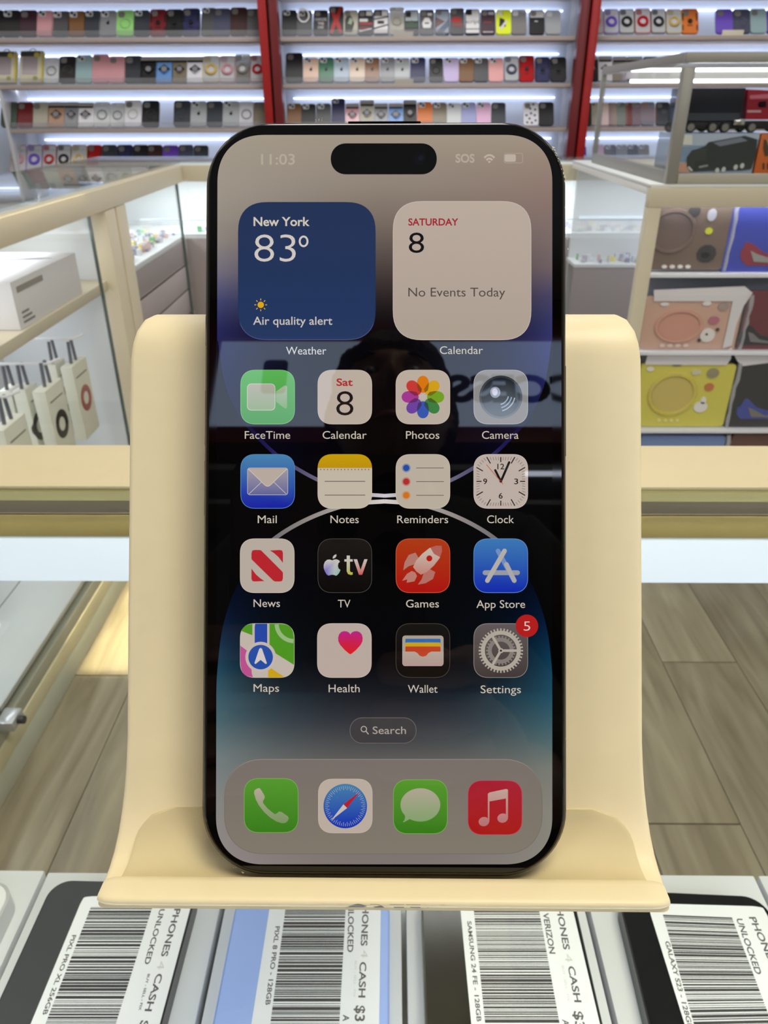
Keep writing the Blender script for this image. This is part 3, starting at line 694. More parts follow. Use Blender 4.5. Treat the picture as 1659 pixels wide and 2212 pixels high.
def wood():
    m = bpy.data.materials.new('oak_plank'); m.use_nodes = True; nt = m.node_tree; b = nt.nodes['Principled BSDF']
    tc = nt.nodes.new('ShaderNodeTexCoord'); mp = nt.nodes.new('ShaderNodeMapping'); mp.inputs['Scale'].default_value = (14, 1.3, 14)
    oi = nt.nodes.new('ShaderNodeObjectInfo'); ad = nt.nodes.new('ShaderNodeVectorMath'); ad.operation = 'ADD'
    ml = nt.nodes.new('ShaderNodeVectorMath'); ml.operation = 'SCALE'; ml.inputs[3].default_value = 40
    cb_ = nt.nodes.new('ShaderNodeCombineXYZ'); nt.links.new(oi.outputs['Random'], cb_.inputs[0]); nt.links.new(oi.outputs['Random'], cb_.inputs[1])
    nt.links.new(cb_.outputs[0], ml.inputs[0]); nt.links.new(tc.outputs['Object'], mp.inputs[0]); nt.links.new(mp.outputs[0], ad.inputs[0]); nt.links.new(ml.outputs[0], ad.inputs[1])
    n = nt.nodes.new('ShaderNodeTexNoise'); n.inputs['Scale'].default_value = 2.2; n.inputs['Detail'].default_value = 6; n.inputs['Distortion'].default_value = 0.6; nt.links.new(ad.outputs[0], n.inputs[0])
    cr_ = nt.nodes.new('ShaderNodeValToRGB'); e = cr_.color_ramp.elements
    e[0].position = 0.3; e[0].color = (*L3((124,112,90)), 1); e[1].position = 0.72; e[1].color = (*L3((164,154,130)), 1)
    nt.links.new(n.outputs['Fac'], cr_.inputs[0])
    hs = nt.nodes.new('ShaderNodeHueSaturation'); mr = nt.nodes.new('ShaderNodeMapRange'); mr.inputs[3].default_value = 0.85; mr.inputs[4].default_value = 1.12
    nt.links.new(oi.outputs['Random'], mr.inputs[0]); nt.links.new(mr.outputs[0], hs.inputs['Value']); nt.links.new(cr_.outputs[0], hs.inputs['Color']); nt.links.new(hs.outputs[0], b.inputs['Base Color'])
    b.inputs['Roughness'].default_value = 0.38
    return m
M_wood = wood(); q = MB(); q.bbox(-0.088, 0.088, -0.6, 0.6, -0.0115, 0, 0.0012); me_pl = None
random.seed(2)
for i in range(33):
    for j in range(5):
        x = -2.82 + i*0.1778; y = -0.95 + j*1.203 + (i*0.457 % 1.2) - 0.2
        if y - 0.6 < RY0 or y + 0.6 > RY1: continue
        if me_pl is None: o = q.build('floor_plank', M_wood, floor); me_pl = o.data
        else: o = bpy.data.objects.new('floor_plank', me_pl); COL.objects.link(o); o.parent = floor
        o.location = (x, y, -0.0003)
# ceiling light panels
M_panel = mat('light_diffuser', (250,250,246), 0.6, emit=(255,250,240), es=EXP_PANEL*0.5)
M_white = mat('white_laminate', (226,226,226), 0.35); M_alu = mat('brushed_aluminium', (178,176,170), 0.35, 0.9, noise=0.06, nscale=150)
for k, (x, y, s_) in enumerate(((-1.3, 0.7, 'left'), (1.3, 0.7, 'right'), (-2.3, 2.8, 'far left'), (2.3, 2.8, 'far right'))):
    t = thing('ceiling_light', (x, y, RH-0.02), f'square white ceiling light panel at the {s_} of the shop', 'light', 'ceiling light panels')
    bx('frame', (x-0.31, x+0.31, y-0.31, y+0.31, RH-0.022, RH-0.001), M_white, t, 0.004); bx('diffuser', (x-0.28, x+0.28, y-0.28, y+0.28, RH-0.026, RH-0.0225), M_panel, t)

# ------------------------------------------------------------------ the glass counter under the stand
M_glass = glass_mat('clear_glass', refl=0.9); M_glass2 = glass_mat('clear_glass_soft', (252,253,253), refl=0.55)
M_bar = mat('cream_counter_frame', (206,193,160), 0.45, noise=0.02, nscale=90)
M_olive = mat('champagne_track', (170,160,110), 0.35, 0.4); M_brown = mat('brown_track', (96,84,62), 0.5)
M_grey = mat('gold_reflection_track', (150,132,78), 0.3, 0.7, noise=0.12, nscale=30); M_dark = mat('dark_gap', (30,28,24), 0.8)
M_ledw = mat('cool_led_diffuser', (225,232,240), 0.5, emit=(206,224,245), es=0.33)
CX0, CX1 = -1.02, 1.3
cz = lambda h: 1.17-h
ctr = thing('glass_counter', (0.1, 0.13, 0), 'glass topped display counter with cream frame in the foreground, holding boxed phones', 'counter')
bx('glass_top', (CX0, CX1, -0.115, 0.337, 0.9942, 0.9999), M_glass, ctr)
bx('rear_frame', (CX0, CX1, 0.3375, 0.390, 0.9745, 1.0), M_bar, ctr, 0.0012)
bx('front_frame', (CX0, CX1, -0.150, -0.1155, 0.955, 1.0), M_bar, ctr, 0.0012)
bx('side_frame', (CX0-0.04, CX0, -0.15, 0.39, 0.955, 1.0), M_bar, ctr, 0.0012); bx('side_frame', (CX1, CX1+0.04, -0.15, 0.39, 0.955, 1.0), M_bar, ctr, 0.0012)
bx('seal_strip', (CX0, CX1, 0.3380, 0.3400, cz(0.1755), cz(0.1733)), M_dark, ctr)
bx('track', (CX0, CX1, 0.3345, 0.3374, cz(0.1722), cz(0.1762)), M_olive, ctr, 0.0006, label='champagne metal track')
bx('track', (CX0, CX1, 0.3370, 0.3740, cz(0.1855), cz(0.1766)-0.0003), M_brown, ctr, 0.0006, label='brown inner track')
bx('track', (CX0, CX1, 0.3360, 0.3740, cz(0.1992), cz(0.1860)), M_grey, ctr, 0.0006, label='lower track coloured with a painted gold reflection')  # the gold is a reflection put into the track's colour
bx('led_light_bar', (CX0, CX1, 0.3350, 0.3640, cz(0.2268), cz(0.1997)), M_ledw, ctr, 0.0008)
bx('rear_glass', (CX0, CX1, 0.3500, 0.3550, 0.56, cz(0.2275)), M_glass2, ctr)
bx('front_glass', (CX0, CX1, -0.135, -0.130, 0.58, 0.954), M_glass2, ctr)
M_base = mat('cream_counter_base', (214,204,180), 0.5)
bx('shelf', (CX0, CX1, -0.128, 0.2395, 0.800, 0.8065), mat('glass_shelf_white', (214,218,220), 0.4), ctr, 0.001)
for x in (CX0+0.02, CX1-0.02):
    bx('corner_post', (x-0.018, x+0.018, 0.352+0.004, 0.388, 0.56, 0.9740), M_bar, ctr, 0.001); bx('corner_post', (x-0.018, x+0.018, -0.148, -0.136, 0.56, 0.954), M_bar, ctr, 0.001)
    bx('shelf_bracket', (x-0.004, x+0.004, -0.11, 0.22, 0.790, 0.7998), M_alu, ctr)
bx('base', (CX0-0.04, CX1+0.04, -0.15, 0.37, 0.10, 0.559), M_base, ctr, 0.002); bx('plinth', (CX0, CX1, -0.12, 0.34, 0.0, 0.0995), M_dark, ctr)

# boxes with used phones on the shelf
HB, HP = 0.333, 0.3235
ZB, ZP = 1.17-HB, 1.17-HP
M_boxw = mat('white_card_box', (230,233,240), 0.45); M_lab = mat('white_label_paper', (232,234,238), 0.6); M_ink = mat('black_print', (52,50,54), 0.7); M_pale = mat('faded_print', (205,205,203), 0.7)
def gx(px, py, h=HB): return atZ(px, py, 1.17-h)
edges = [((-330, 1884), (-390, 1950)), ((97, 1889), (0, 2103)), ((482, 1961), (426, 2211)), ((872, 1960), (875, 2211)), ((1266, 1957), (1330, 2212)), ((1630, 1884), (1659, 1946)), ((2060, 1884), (2100, 1950))]
xs = [sum(gx(*p).x for p in e)/2 for e in edges]
xs[0] = xs[1]-0.0845; xs[6] = xs[5]+0.0845
YF = gx(830, 1885).y
bl = ['beneath the silver phone at the far left of the counter', 'holding the grey phone with the widest barcode label', 'holding the light blue phone', 'holding the black phone just right of the blue one', 'holding the black phone at the right', 'at the far right edge of the counter']
boxes = []
for i in range(6):
    x0, x1 = xs[i]+0.0011, xs[i+1]-0.0011
    b = thing('phone_box', ((x0+x1)/2, YF-0.09, 0.8067), 'white cardboard phone box ' + bl[i], 'box', 'white boxes on the counter shelf')
    yf = YF + (-0.001 if i == 1 else 0)
    bx('box_body', (x0+0.0004, x1-0.0004, yf-0.182, yf-0.0004, 0.8067, 0.8240), M_boxw, b, 0.0008); bx('lid', (x0, x1, yf-0.1824, yf, 0.8243, ZB), M_boxw, b, 0.0010)
    boxes.append(b)
def bars(mb, A, B, C_, D, seed, z, dens=64):
    """barcode bars between two rails A->C and B->D (left and right ends)"""
    random.seed(seed); t = 0.0
    while t < 1:
        w1 = random.choice((0.5, 0.5, 1.0, 1.0, 1.6, 2.4))/dens/1.6; g = random.choice((0.5, 0.5, 0.8, 1.2))/dens/1.6
        t2 = min(1, t+w1)
        pts = [A.lerp(C_, t), B.lerp(D, t), B.lerp(D, t2), A.lerp(C_, t2)]
        mb.add([(p.x, p.y, z) for p in pts], [(0,1,2,3)]); t = t2+g
def handset(name, outline_px, near, rad, m, label, lab_px, lab_r, bar, texts, corner_far=True, seed=1, side=None, ybottom=2290):
    """outline_px: (left far, left near, right far, right near); everything runs on under the frame's lower edge"""
    lf, ln_, rf, rn = [gx(*p, HP) for p in outline_px]
    def ext(a, b, y): t = (y-a.y)/(b.y-a.y); return a+(b-a)*t
    yb_ = YF-0.168
    ln_, rn = ext(lf, ln_, yb_), ext(rf, rn, yb_)
    ax = ((rf-rn).normalized()+(lf-ln_).normalized()).normalized(); rt = Vector((ax.y, -ax.x, 0))
    org = (lf+rf+ln_+rn)/4; wd = ((rf-lf).dot(rt)+(rn-ln_).dot(rt))/2; ht = ((lf-ln_).dot(ax)+(rf-rn).dot(ax))/2
    root = thing(name, (org.x, org.y, ZB), label, 'phone', 'price tagged used phones lying on white boxes')
    def W(x, y, z): p = org+rt*x+ax*y; return (p.x, p.y, z)
    q = MB(); o_ = rrect(wd, ht, rad, 8)
    q.prism(o_, lambda x, y, k: W(x, y, ZB+0.0003 if k == 0 else ZP-0.0008), smooth=True); q.build('frame', m[0], root)
    q = MB(); o_ = rrect(wd-0.0016, ht-0.0016, rad-0.0006, 8); q.prism(o_, lambda x, y, k: W(x, y, ZP-0.0008 if k == 0 else ZP), smooth=True); q.build('screen', m[1], root)
    # label
    a, b, c, d = [gx(*p, HP-0.0002) for p in lab_px]; b = ext(a, b, yb_+0.012); d = ext(c, d, yb_+0.012)
    P_ = [b, d]
    def fil(p, q1, q2, r):
        u1, u2 = (q1-p).normalized(), (q2-p).normalized(); s_ = p+u1*r; e_ = p+u2*r
        return [s_.lerp(p, 0), s_*0.35+p*0.57+e_*0.08, s_*0.15+p*0.70+e_*0.15, s_*0.08+p*0.57+e_*0.35, e_]
    poly = [b] + [d] + fil(c, d, a, lab_r) + fil(a, c, b, lab_r)
    q = MB(); q.prism([(p.x, p.y) for p in poly], lambda x, y, k: (x, y, ZP+0.00005 if k == 0 else ZP+0.0002)); lb = q.build('price_label', M_lab, root)
    z = ZP+0.00023
    A, B, C_, D = [gx(*p, HP-0.0002) for p in bar]; yl = yb_+0.014
    q = MB(); bars(q, A, B, C_, D, seed, z); q.build('barcode', M_ink, lb, kind='stuff')
    q = MB(); q2 = MB()
    for s_, p0, p1, cap, mm in texts:
        p0, p1 = gx(*p0, HP-0.0002), gx(*p1, HP-0.0002); dx = (p1-p0); l = dx.length; dx.normalize(); dy = Vector((-dx.y, dx.x, 0))
        text_on(q2 if mm else q, s_, (p0.x, p0.y, z), dx, dy, l, cap, 0, 0.02 if not mm else 0)
    q.build('printed_text', mat('grey_print_ink', (86,84,88), 0.7), lb)
    if q2.v: q2.build('printed_text', M_pale, lb, label='faded second line of print')
    return root
M_scr_g = mat('grey_screen_film', (62,63,66), 0.35); M_frm_k = mat('black_phone_frame', (34,34,38), 0.3); M_frm_b = mat('light_blue_frame', (134,160,222), 0.35)
M_scr_b = mat('light_blue_back', (150,176,236), 0.4); M_scr_k = mat('black_phone_screen', (20,20,22), 0.12)
handset('used_smartphone', ((112,1903),(-40,2240),(433,1903),(349,2212)), 0, 0.009, (M_frm_k, M_scr_g), 'dark grey smartphone under a white barcode label, left of the blue phone',
   ((180,1936),(66,2212),(418,1936),(345,2212)), 0.004, ((196,1960),(329,1960),(98,2212),(250,2212)),
   [('PHONES', (377,1963), (347,2066), 0.0029, 0), ('CASH', (338,2103), (312,2184), 0.0029, 0), ('4', (343,2076), (338,2094), 0.003, 1), ('$3', (304,2204), (290,2250), 0.0036, 0),
    ('UNLOCKED', (345,1964), (311,2083), 0.0024, 0), ('BUY - SELL - FIX', (319,2104), (299,2183), 0.0010, 0), ('PIXL PRO XL 256GB', (156,2020), (91,2192), 0.0019, 0)], seed=3)
handset('used_smartphone', ((514,1930),(459,2211),(842,1930),(841,2211)), 0, 0.009, (M_frm_b, M_scr_b), 'light blue smartphone under a white barcode price label',
   ((588,1925),(543,2211),(823,1925),(819,2211)), 0.003, ((620,1938),(748,1938),(584,2211),(733,2211)),
   [('PHONES', (784,1944), (779,2043), 0.0029, 0), ('CASH', (777,2078), (774,2155), 0.0029, 0), ('4', (781,2052), (779,2068), 0.003, 1), ('$3', (768,2172), (766,2206), 0.0040, 0),
    ('UNLOCKED', (753,1938), (750,2057), 0.0026, 0), ('BUY - SELL - FIX', (766,2076), (763,2154), 0.0010, 1), ('PIXL 8 PRO - 128GB', (595,2001), (573,2171), 0.0020, 0), ('A', (741,2192), (740,2206), 0.0026, 0)], seed=8)
handset('used_smartphone', ((908,1925),(919,2212),(1238,1925),(1303,2212)), 0, 0.009, (M_frm_k, M_scr_k), 'black smartphone under a barcode label, directly right of the blue one',
   ((991,1925),(1018,2212),(1228,1925),(1296,2212)), 0.003, ((1021,1942),(1160,1942),(1048,2212),(1209,2212)),
   [('PHONES', (1199,1948), (1217,2051), 0.0029, 0), ('CASH', (1226,2087), (1241,2165), 0.0029, 0), ('4', (1219,2060), (1222,2078), 0.003, 1), ('$3', (1238,2184), (1244,2222), 0.0038, 0),
    ('VERIZON', (1172,1972), (1187,2060), 0.0026, 0), ('BUY - SELL - FIX', (1213,2086), (1226,2163), 0.0010, 1), ('SAMSUNG 24 FE - 128GB', (1009,1990), (1030,2207), 0.0019, 0), ('A', (1214,2202), (1216,2216), 0.0026, 0)], seed=5)
handset('used_smartphone', ((1341,1925),(1404,2212),(1640,1931),(1765,2212)), 0, 0.010, (M_frm_k, M_scr_k), 'black smartphone with its whole rounded top corner showing, rightmost of the tagged phones',
   ((1398,1951),(1479,2212),(1650,1958),(1752,2212)), 0.005, ((1432,1976),(1581,1982),(1500,2216),(1668,2212)),
   [('PHONES', (1617,1981), (1664,2084), 0.0031, 0), ('CASH', (1672,2105), (1700,2190), 0.0029, 0), ('UNLOCKED', (1590,1984), (1632,2104), 0.0027, 0), ('GALAXY S23 - 128GB', (1436,2033), (1487,2222), 0.0020, 0)], seed=6)
# the silver phone at far left, lying on box 0
p = gx(40, 1908, HP); root = thing('used_smartphone', (p.x-0.034, YF-0.09, ZB), 'silver white smartphone with rounded corner on the leftmost box', 'phone', 'price tagged used phones lying on white boxes')
q = MB(); q.prism(rrect(0.070, 0.148, 0.010, 8, p.x-0.0352, YF-0.088), lambda x, y, k: (x, y, ZB+0.0003 if k == 0 else ZP+0.001), smooth=True); q.build('frame', mat('silver_frame', (206,206,208), 0.3, 0.3), root)
q = MB(); q.prism(rrect(0.0672, 0.1452, 0.009, 8, p.x-0.0352, YF-0.088), lambda x, y, k: (x, y, ZP+0.001 if k == 0 else ZP+0.0016), smooth=True); q.build('back_glass', mat('white_back_glass', (228,228,228), 0.2), root)

# ------------------------------------------------------------------ wall of lit shelves
YS, YB = 3.84, 4.12            # shelf front, back panel
M_board = mat('shelf_board_greige', (178,164,156), 0.6); M_back = mat('white_back_panel', (206,216,234), 0.6)
M_led = mat('led_strip_light', (240,244,255), 0.5, emit=(214,226,255), es=EXP_LED)
M_lip = mat('clear_acrylic_lip', (170,172,180), 0.2, alpha=0.22)
M_red = mat('red_lacquer', (158,14,12), 0.35); M_red2 = mat('dark_red_lacquer', (108,18,22), 0.35)
LP = atY(586, 130, 3.78).x; RP = atY(1262, 130, 3.78).x
XL_END = atY(14, 270, YS).x
def zrow(y): return atY(851, y, YS).z
zt = [zrow(y) for y in (-22, 79.5, 181.5, 277, 376, 478)]       # top of each board's front edge
TH = zrow(79.5)-zrow(88.5)
secs = [('left', XL_END, LP), ('centre', LP, RP), ('right', RP, 2.6)]
rowname = ['topmost', 'top', 'second', 'third', 'fourth', 'fifth']
backp = struct(bx('wall_panel', (XL_END-0.9, 2.6, YB, YB+0.02, 0.2, 2.3), M_back)); backp.name = 'trim_1'
ledz = lambda r: zt[r] - TH - 0.038
for si, (sn, x0, x1) in enumerate(secs):
    for r in range(6):
        xa = x0-(0.85 if (si == 0 and r < 3) else 0)
        t = thing('wall_shelf', ((xa+x1)/2, YB, zt[r]-TH), f'{rowname[r]} greige shelf board of the {sn} bay on the lit back wall', 'shelf', 'lit wall shelves')
        bx('shelf_board', (xa+0.016, x1-0.016, YS, YB-0.0003, zt[r]-TH, zt[r]-0.0002), M_board, t, 0.001)
        z = zt[r]-TH-0.003; l_ = area_light('bay_light', ((xa+x1)/2, YB-0.125, z), (R(58), 0, 0), x1-xa-0.12, 0.012, (x1-xa)*BAY_W, (0.86,0.90,1.0)); l_.data.spread = R(150)
        z = ledz(r); bx('led_strip', (xa+0.05, x1-0.05, YB-0.012, YB-0.0004, z-0.0026, z+0.0026), M_led, t)
        if r in (1, 2, 3) and si < 2: bx('front_lip', (xa+0.02, x1-(0.02 if si == 0 else 0.6), YS+0.001, YS+0.003, zt[r], zt[r]+0.028), M_lip, t)
for k, (x, ztop) in enumerate(((XL_END, zt[2]), (LP-0.008, 2.3), (LP+0.008, 2.3), (RP-0.008, 2.3), (RP+0.008, 2.3))):
    o = bx('shelf_side_panel', (x-0.007, x+0.007, YS+0.004, YB-0.001, 0.2, ztop-0.001), mat('white_side_panel', (218,220,226), 0.4, alpha=0.85)); o.name = 'trim_%d' % (k+2); struct(o)
for x, nm, a, b in ((LP, 'left', M_red, M_red2), (RP, 'right', M_red2, M_red)):
    t = thing('red_post', (x, 3.79, 0), f'tall glossy red double post between shelf bays, {nm} of the phone', 'post', 'red shelf posts')
    w2 = 0.041
    bx('post_strip', (x-w2, x-0.0055, 3.755, 3.815, 0.0, 2.84), a, t, 0.002); bx('post_strip', (x+0.0055, x+w2, 3.755, 3.815, 0.0, 2.84), b, t, 0.002)
    bx('dark_groove', (x-0.006, x+0.006, 3.790, 3.812, 0.0, 2.84), mat('groove_black_red', (40,6,8), 0.7), t)

# ------------------------------------------------------------------ phone cases
BLK=(26,26,30); COLS = {'black':(27,27,31),'dark purple':(58,32,46),'pink':(206,150,160),'dark grey':(78,78,82),'brown':(122,84,50),'slate':(52,58,68),'grey':(136,138,146),'light green':(150,214,128),'dark red':(112,24,34),
 'navy':(40,42,86),'slate blue':(70,74,98),'dark brown':(60,34,36),'clear':(206,210,216),'teal':(150,178,186),'light blue':(104,150,212),'taupe':(128,118,102),'white':(222,222,232),'gold':(200,176,110),'rose':(200,150,160),
 'smoke':(130,128,124),'red':(178,30,34),'dark green':(70,86,76),'cream':(176,172,160),'tan':(178,142,118),'silver':(168,172,178),'violet':(112,84,200),'peach':(222,190,172),'green':(66,122,96),'ice blue':(166,184,204),
 'beige':(214,194,178),'mid brown':(140,104,80),'lilac':(196,180,226),'salmon':(226,164,166),'neon yellow':(220,236,30),'orange':(216,118,48),'lavender':(158,164,214),'purple':(108,64,190),'pale pink':(226,180,216),'black red':(60,30,34),'mauve':(120,96,120),'blue grey':(96,118,144)}
def cmat(n, rough=0.45, alpha=None, k=''):
    return mat('case_%s%s' % (n.replace(' ', '_'), k), COLS[n], rough, alpha=alpha)
M_lens = mat('bright_lens_glass', (226,230,238), 0.15, 0.25); M_hole = mat('camera_window_grey', (120,118,118), 0.5); M_chr = mat('chrome_band', (186,186,188), 0.2, 0.35); M_dkm = mat('dark_metal_ring', (50,48,48), 0.3, 0.8)
LEAN = R(33)
_cases = []
def solve_h(px, ybase, ytop, z0):
    lo, hi = 0.04, 0.3
    for _ in range(30):
        h = (lo+hi)/2; p = proj((atY(px, ybase, YS+0.02).x, YS+0.02+h*sin(LEAN), z0+h*cos(LEAN)))
        if p[1] > ytop: lo = h
        else: hi = h
    return h
def case(sec, row, xa, xb, ytop, col, kind, desc, z0=None, tilt=0.0):
    xm = (xa+xb)/2; yb_ = (79.5, 181.5, 277, 376)[row-1]
    z0 = zt[row]; w_ = (atY(xb, yb_, YS+0.03).x-atY(xa, yb_, YS+0.03).x)*0.985; X = atY(xm, yb_, YS+0.02).x; H = solve_h(xm, yb_, ytop, z0)
    nm = 'phone_case'
    t = thing(nm, (X, YS+0.022, z0+0.0075), '', 'phone case', f'phone cases on the {rowname[row]} shelf of the {sec} bay')
    t.rotation_euler = (-LEAN, tilt, 0)
    T = 0.010; rc = w_*0.17
    def slab(name, w2, h2, r, y0, y1, m, cx=0, cy=None, par=t):
        q = MB(); q.prism(rrect(w2, h2, r, 3, cx, H/2 if cy is None else cy), lambda x, y, k: (x, (y1 if k == 0 else y0), y), smooth=True)
        return q.build(name, m, par, local=True)
    clear = kind in ('ring', 'clearring', 'metal', 'clear')
    if kind == 'ring':
        slab('shell', w_, H, rc, -T/2, T/2, cmat('clear' if col not in ('smoke',) else 'smoke', 0.12, 0.55, '_clear'))
        q = MB(); o_ = rrect(w_, H, rc, 3, 0, H/2); i_ = rrect(w_-0.006, H-0.006, rc-0.002, 3, 0, H/2); n = len(o_)
        q.add([(x, -T/2-0.0008, y) for x, y in o_]+[(x, -T/2-0.0008, y) for x, y in i_], [(i, (i+1) % n, n+(i+1) % n, n+i) for i in range(n)]); q.build('edge_frame', cmat(col, 0.2), t, local=True)
        slab('inner_card', w_*0.86, H*0.55, 0.004, -T/2+0.001, -T/2+0.002, mat('case_tint_'+col.replace(' ', '_'), mixc(COLS[col], (196,196,200), 0.45), 0.5), 0, H*0.32)
        q = MB(); q.torus((0, -T/2-0.0035, H*0.47), (1,0,0), (0,0,1), w_*0.27, w_*0.095, 14, 6); q.build('ring_grip', cmat(col, 0.2), t, local=True)
        q = MB(); q.disc((0, -T/2-0.001, H*0.47), (1,0,0), (0,0,1), w_*0.19, w_*0.19, 0.002, 12); q.build('ring_centre', mat('pale_disc', (196,196,206), 0.4), t, local=True)
        slab('lens_plate', w_*0.36, w_*0.32, w_*0.1, -T/2-0.002, -T/2+0.002, mat('lens_tint_'+col.replace(' ', '_'), mixc(COLS[col], (170,172,178), 0.6), 0.2), -w_*0.22, H-w_*0.24)
        slab('shiny_band', w_*0.42, w_*0.22, 0.003, -T/2-0.0012, -T/2+0.001, M_lens, w_*0.22, H-w_*0.2)
        return _cases.append((t, sec, row, desc)) or t
    if kind == 'metal':
        slab('shell', w_, H, rc*0.5, -T/2, T/2, cmat(col, 0.35)); slab('chrome_band', w_*0.96, H*0.15, 0.003, -T/2-0.002, -T/2+0.001, M_chr, 0, H*0.90)
        slab('dark_band', w_*0.92, H*0.06, 0.002, -T/2-0.003, -T/2+0.001, M_dkm, 0, H*0.80)
        q = MB(); a = w_*0.34; q.prism([(a,0),(0,a*0.82),(-a,0),(0,-a*0.82)], lambda x, y, k: (x, -T/2-0.004*k, y+H*0.50)); q.build('stand_plate', M_dkm, t, local=True)
        q = MB(); q.disc((0, -T/2-0.004, H*0.50), (1,0,0), (0,0,1), w_*0.17, w_*0.17, 0.002, 12); q.build('ring_centre', mat('grey_disc', (132,132,140), 0.4), t, local=True)
        q = MB(); q.tube([(-w_*0.2, -T/2-0.005, H*0.40), (w_*0.05, -T/2-0.006, H*0.33), (w_*0.28, -T/2-0.005, H*0.44)], 0.0018, 5); q.build('ring_stand', cmat(col, 0.2, None, '_gloss'), t, local=True)
        return _cases.append((t, sec, row, desc)) or t
    if kind == 'clearring':
        slab('shell', w_, H, rc, -T/2, T/2, cmat(col, 0.15, 0.75, '_clear')); q = MB(); q.torus((0, -T/2-0.001, H*0.48), (1,0,0), (0,0,1), w_*0.29, w_*0.05, 16, 4)
        q.build('magnet_ring', mat('dull_ring', (150,152,150), 0.5), t, local=True); slab('shiny_band', w_*0.5, w_*0.2, 0.003, -T/2-0.0012, -T/2+0.001, M_lens, w_*0.15, H-w_*0.13)
        return _cases.append((t, sec, row, desc)) or t
    if kind == 'pack':
        slab('card_back', w_, H, 0.003, -T*0.9, T*0.9, mat('pack_cream', (206,200,180), 0.6)); slab('yellow_side', w_*0.07, H*0.98, 0.001, -T*0.95, T*0.95, mat('pack_yellow', (206,190,84), 0.6), w_*0.47)
        slab('header', w_*0.84, H*0.16, 0.003, -T*0.9-0.002, -T*0.9, mat('pack_dark', (66,72,72), 0.5), -w_*0.05, H*0.90); slab('window', w_*0.66, H*0.56, 0.003, -T*0.9-0.001, -T*0.9, mat('pack_window', (168,158,166), 0.15), -w_*0.06, H*0.53)
        q = MB(); q.disc((w_*0.24, -T*0.9-0.002, H*0.86), (1,0,0), (0,0,1), w_*0.13, w_*0.13, 0.001, 10); q.build('sticker', mat('pack_yellow', (206,190,84)), t, local=True)
        q = MB(); q.disc((w_*0.20, -T*0.9-0.002, H*0.12), (1,0,0), (0,0,1), w_*0.11, w_*0.10, 0.001, 8); q.build('sticker', mat('pack_olive', (150,150,60)), t, local=True)
        q = MB(); q.torus((0, 0, H*1.0), (1,0,0), (0,0,1), w_*0.16, 0.002, 12, 4); q.build('hang_loop', mat('pack_dark', (66,72,72)), t, local=True)
        return _cases.append((t, sec, row, desc)) or t
    shell = slab('shell', w_, H, rc, -T/2, T/2, cmat(col, 0.45 if kind != 'logo' else 0.3, 0.8 if kind == 'clear' else None, '_c' if kind == 'clear' else ''))
    if kind in ('plain', 'rugged', 'disc', 'art', 'clear', 'spots'):
        slab('camera_window', w_*0.36, w_*0.34, w_*0.12, -T/2-0.0012, -T/2+0.001, M_hole if kind != 'clear' else M_lens, -w_*0.22, H-w_*0.27)
    if kind in ('bump', 'logo'):
        slab('lens_plate', w_*0.44, w_*0.36, w_*0.1, -T/2-0.003, -T/2+0.001, M_lens, -w_*0.18, H-w_*0.22)
        q = MB()
        for dx_, dz_ in ((-0.27, 0.15), (-0.10, 0.28)): q.disc((w_*dx_, -T/2-0.003, H-w_*dz_), (1,0,0), (0,0,1), w_*0.08, w_*0.08, 0.002, 8)
        q.build('lens_rings', M_dkm, t, local=True)
    if kind == 'logo':
        q = MB(); q.disc((0, -T/2-0.0002, H*0.5), (1,0,0), (0,0,1), w_*0.09, w_*0.10, 0.0006, 9); q.disc((w_*0.04, -T/2-0.0002, H*0.5+w_*0.13), (1,0,0), (0,0,1), w_*0.03, w_*0.05, 0.0006, 6); q.build('logo_mark', M_dkm, t, local=True)
    if kind == 'disc':
        q = MB(); q.torus((0, -T/2-0.0002, H*0.47), (1,0,0), (0,0,1), w_*0.27, w_*0.04, 16, 4); q.build('magnet_ring', mat('magnet_'+col.replace(' ', '_'), mixc(COLS[col], (120,120,120) if sum(COLS[col]) < 300 else (90,120,90), 0.25), 0.5), t, local=True)
    if kind == 'rugged':
        dk = mat('rugged_trim_'+col.replace(' ', '_'), mixc(COLS[col], (10,10,10), 0.5), 0.5)
        for s_ in (-1, 1): slab('side_rail', w_*0.10, H*0.30, 0.002, -T/2-0.002, -T/2, dk, s_*w_*0.40, H*0.66); slab('side_rail', w_*0.09, H*0.22, 0.002, -T/2-0.002, -T/2, dk, s_*w_*0.41, H*0.22)
        q = MB(); q.disc((0, -T/2-0.003, H*0.47), (1,0,0), (0,0,1), w_*0.13, w_*0.13, 0.003, 12); q.build('ring_mount', mat('rugged_black', (20,20,22), 0.4), t, local=True)
        slab('kick_bar', w_*0.3, H*0.03, 0.001, -T/2-0.002, -T/2, dk, 0, H*0.31)
    _cases.append((t, sec, row, desc)); t['_w'] = w_; t['_h'] = H
    return t
def art(t, patches):
    """flat printed shapes on a case: (colour, [(x, z) as fractions of width and height])"""
    w_, H = t['_w'], t['_h']
    for k, (c, pts) in enumerate(patches):
        q = MB(); q.prism([(a*w_/2, b*H) for a, b in pts], lambda x, y, k2: (x, -0.0052-0.0004*k-0.0006*k2, y)); q.build('printed_shape', mat('print_%d_%d_%d' % c, c, 0.5), t, local=True)
Lr = 'left'
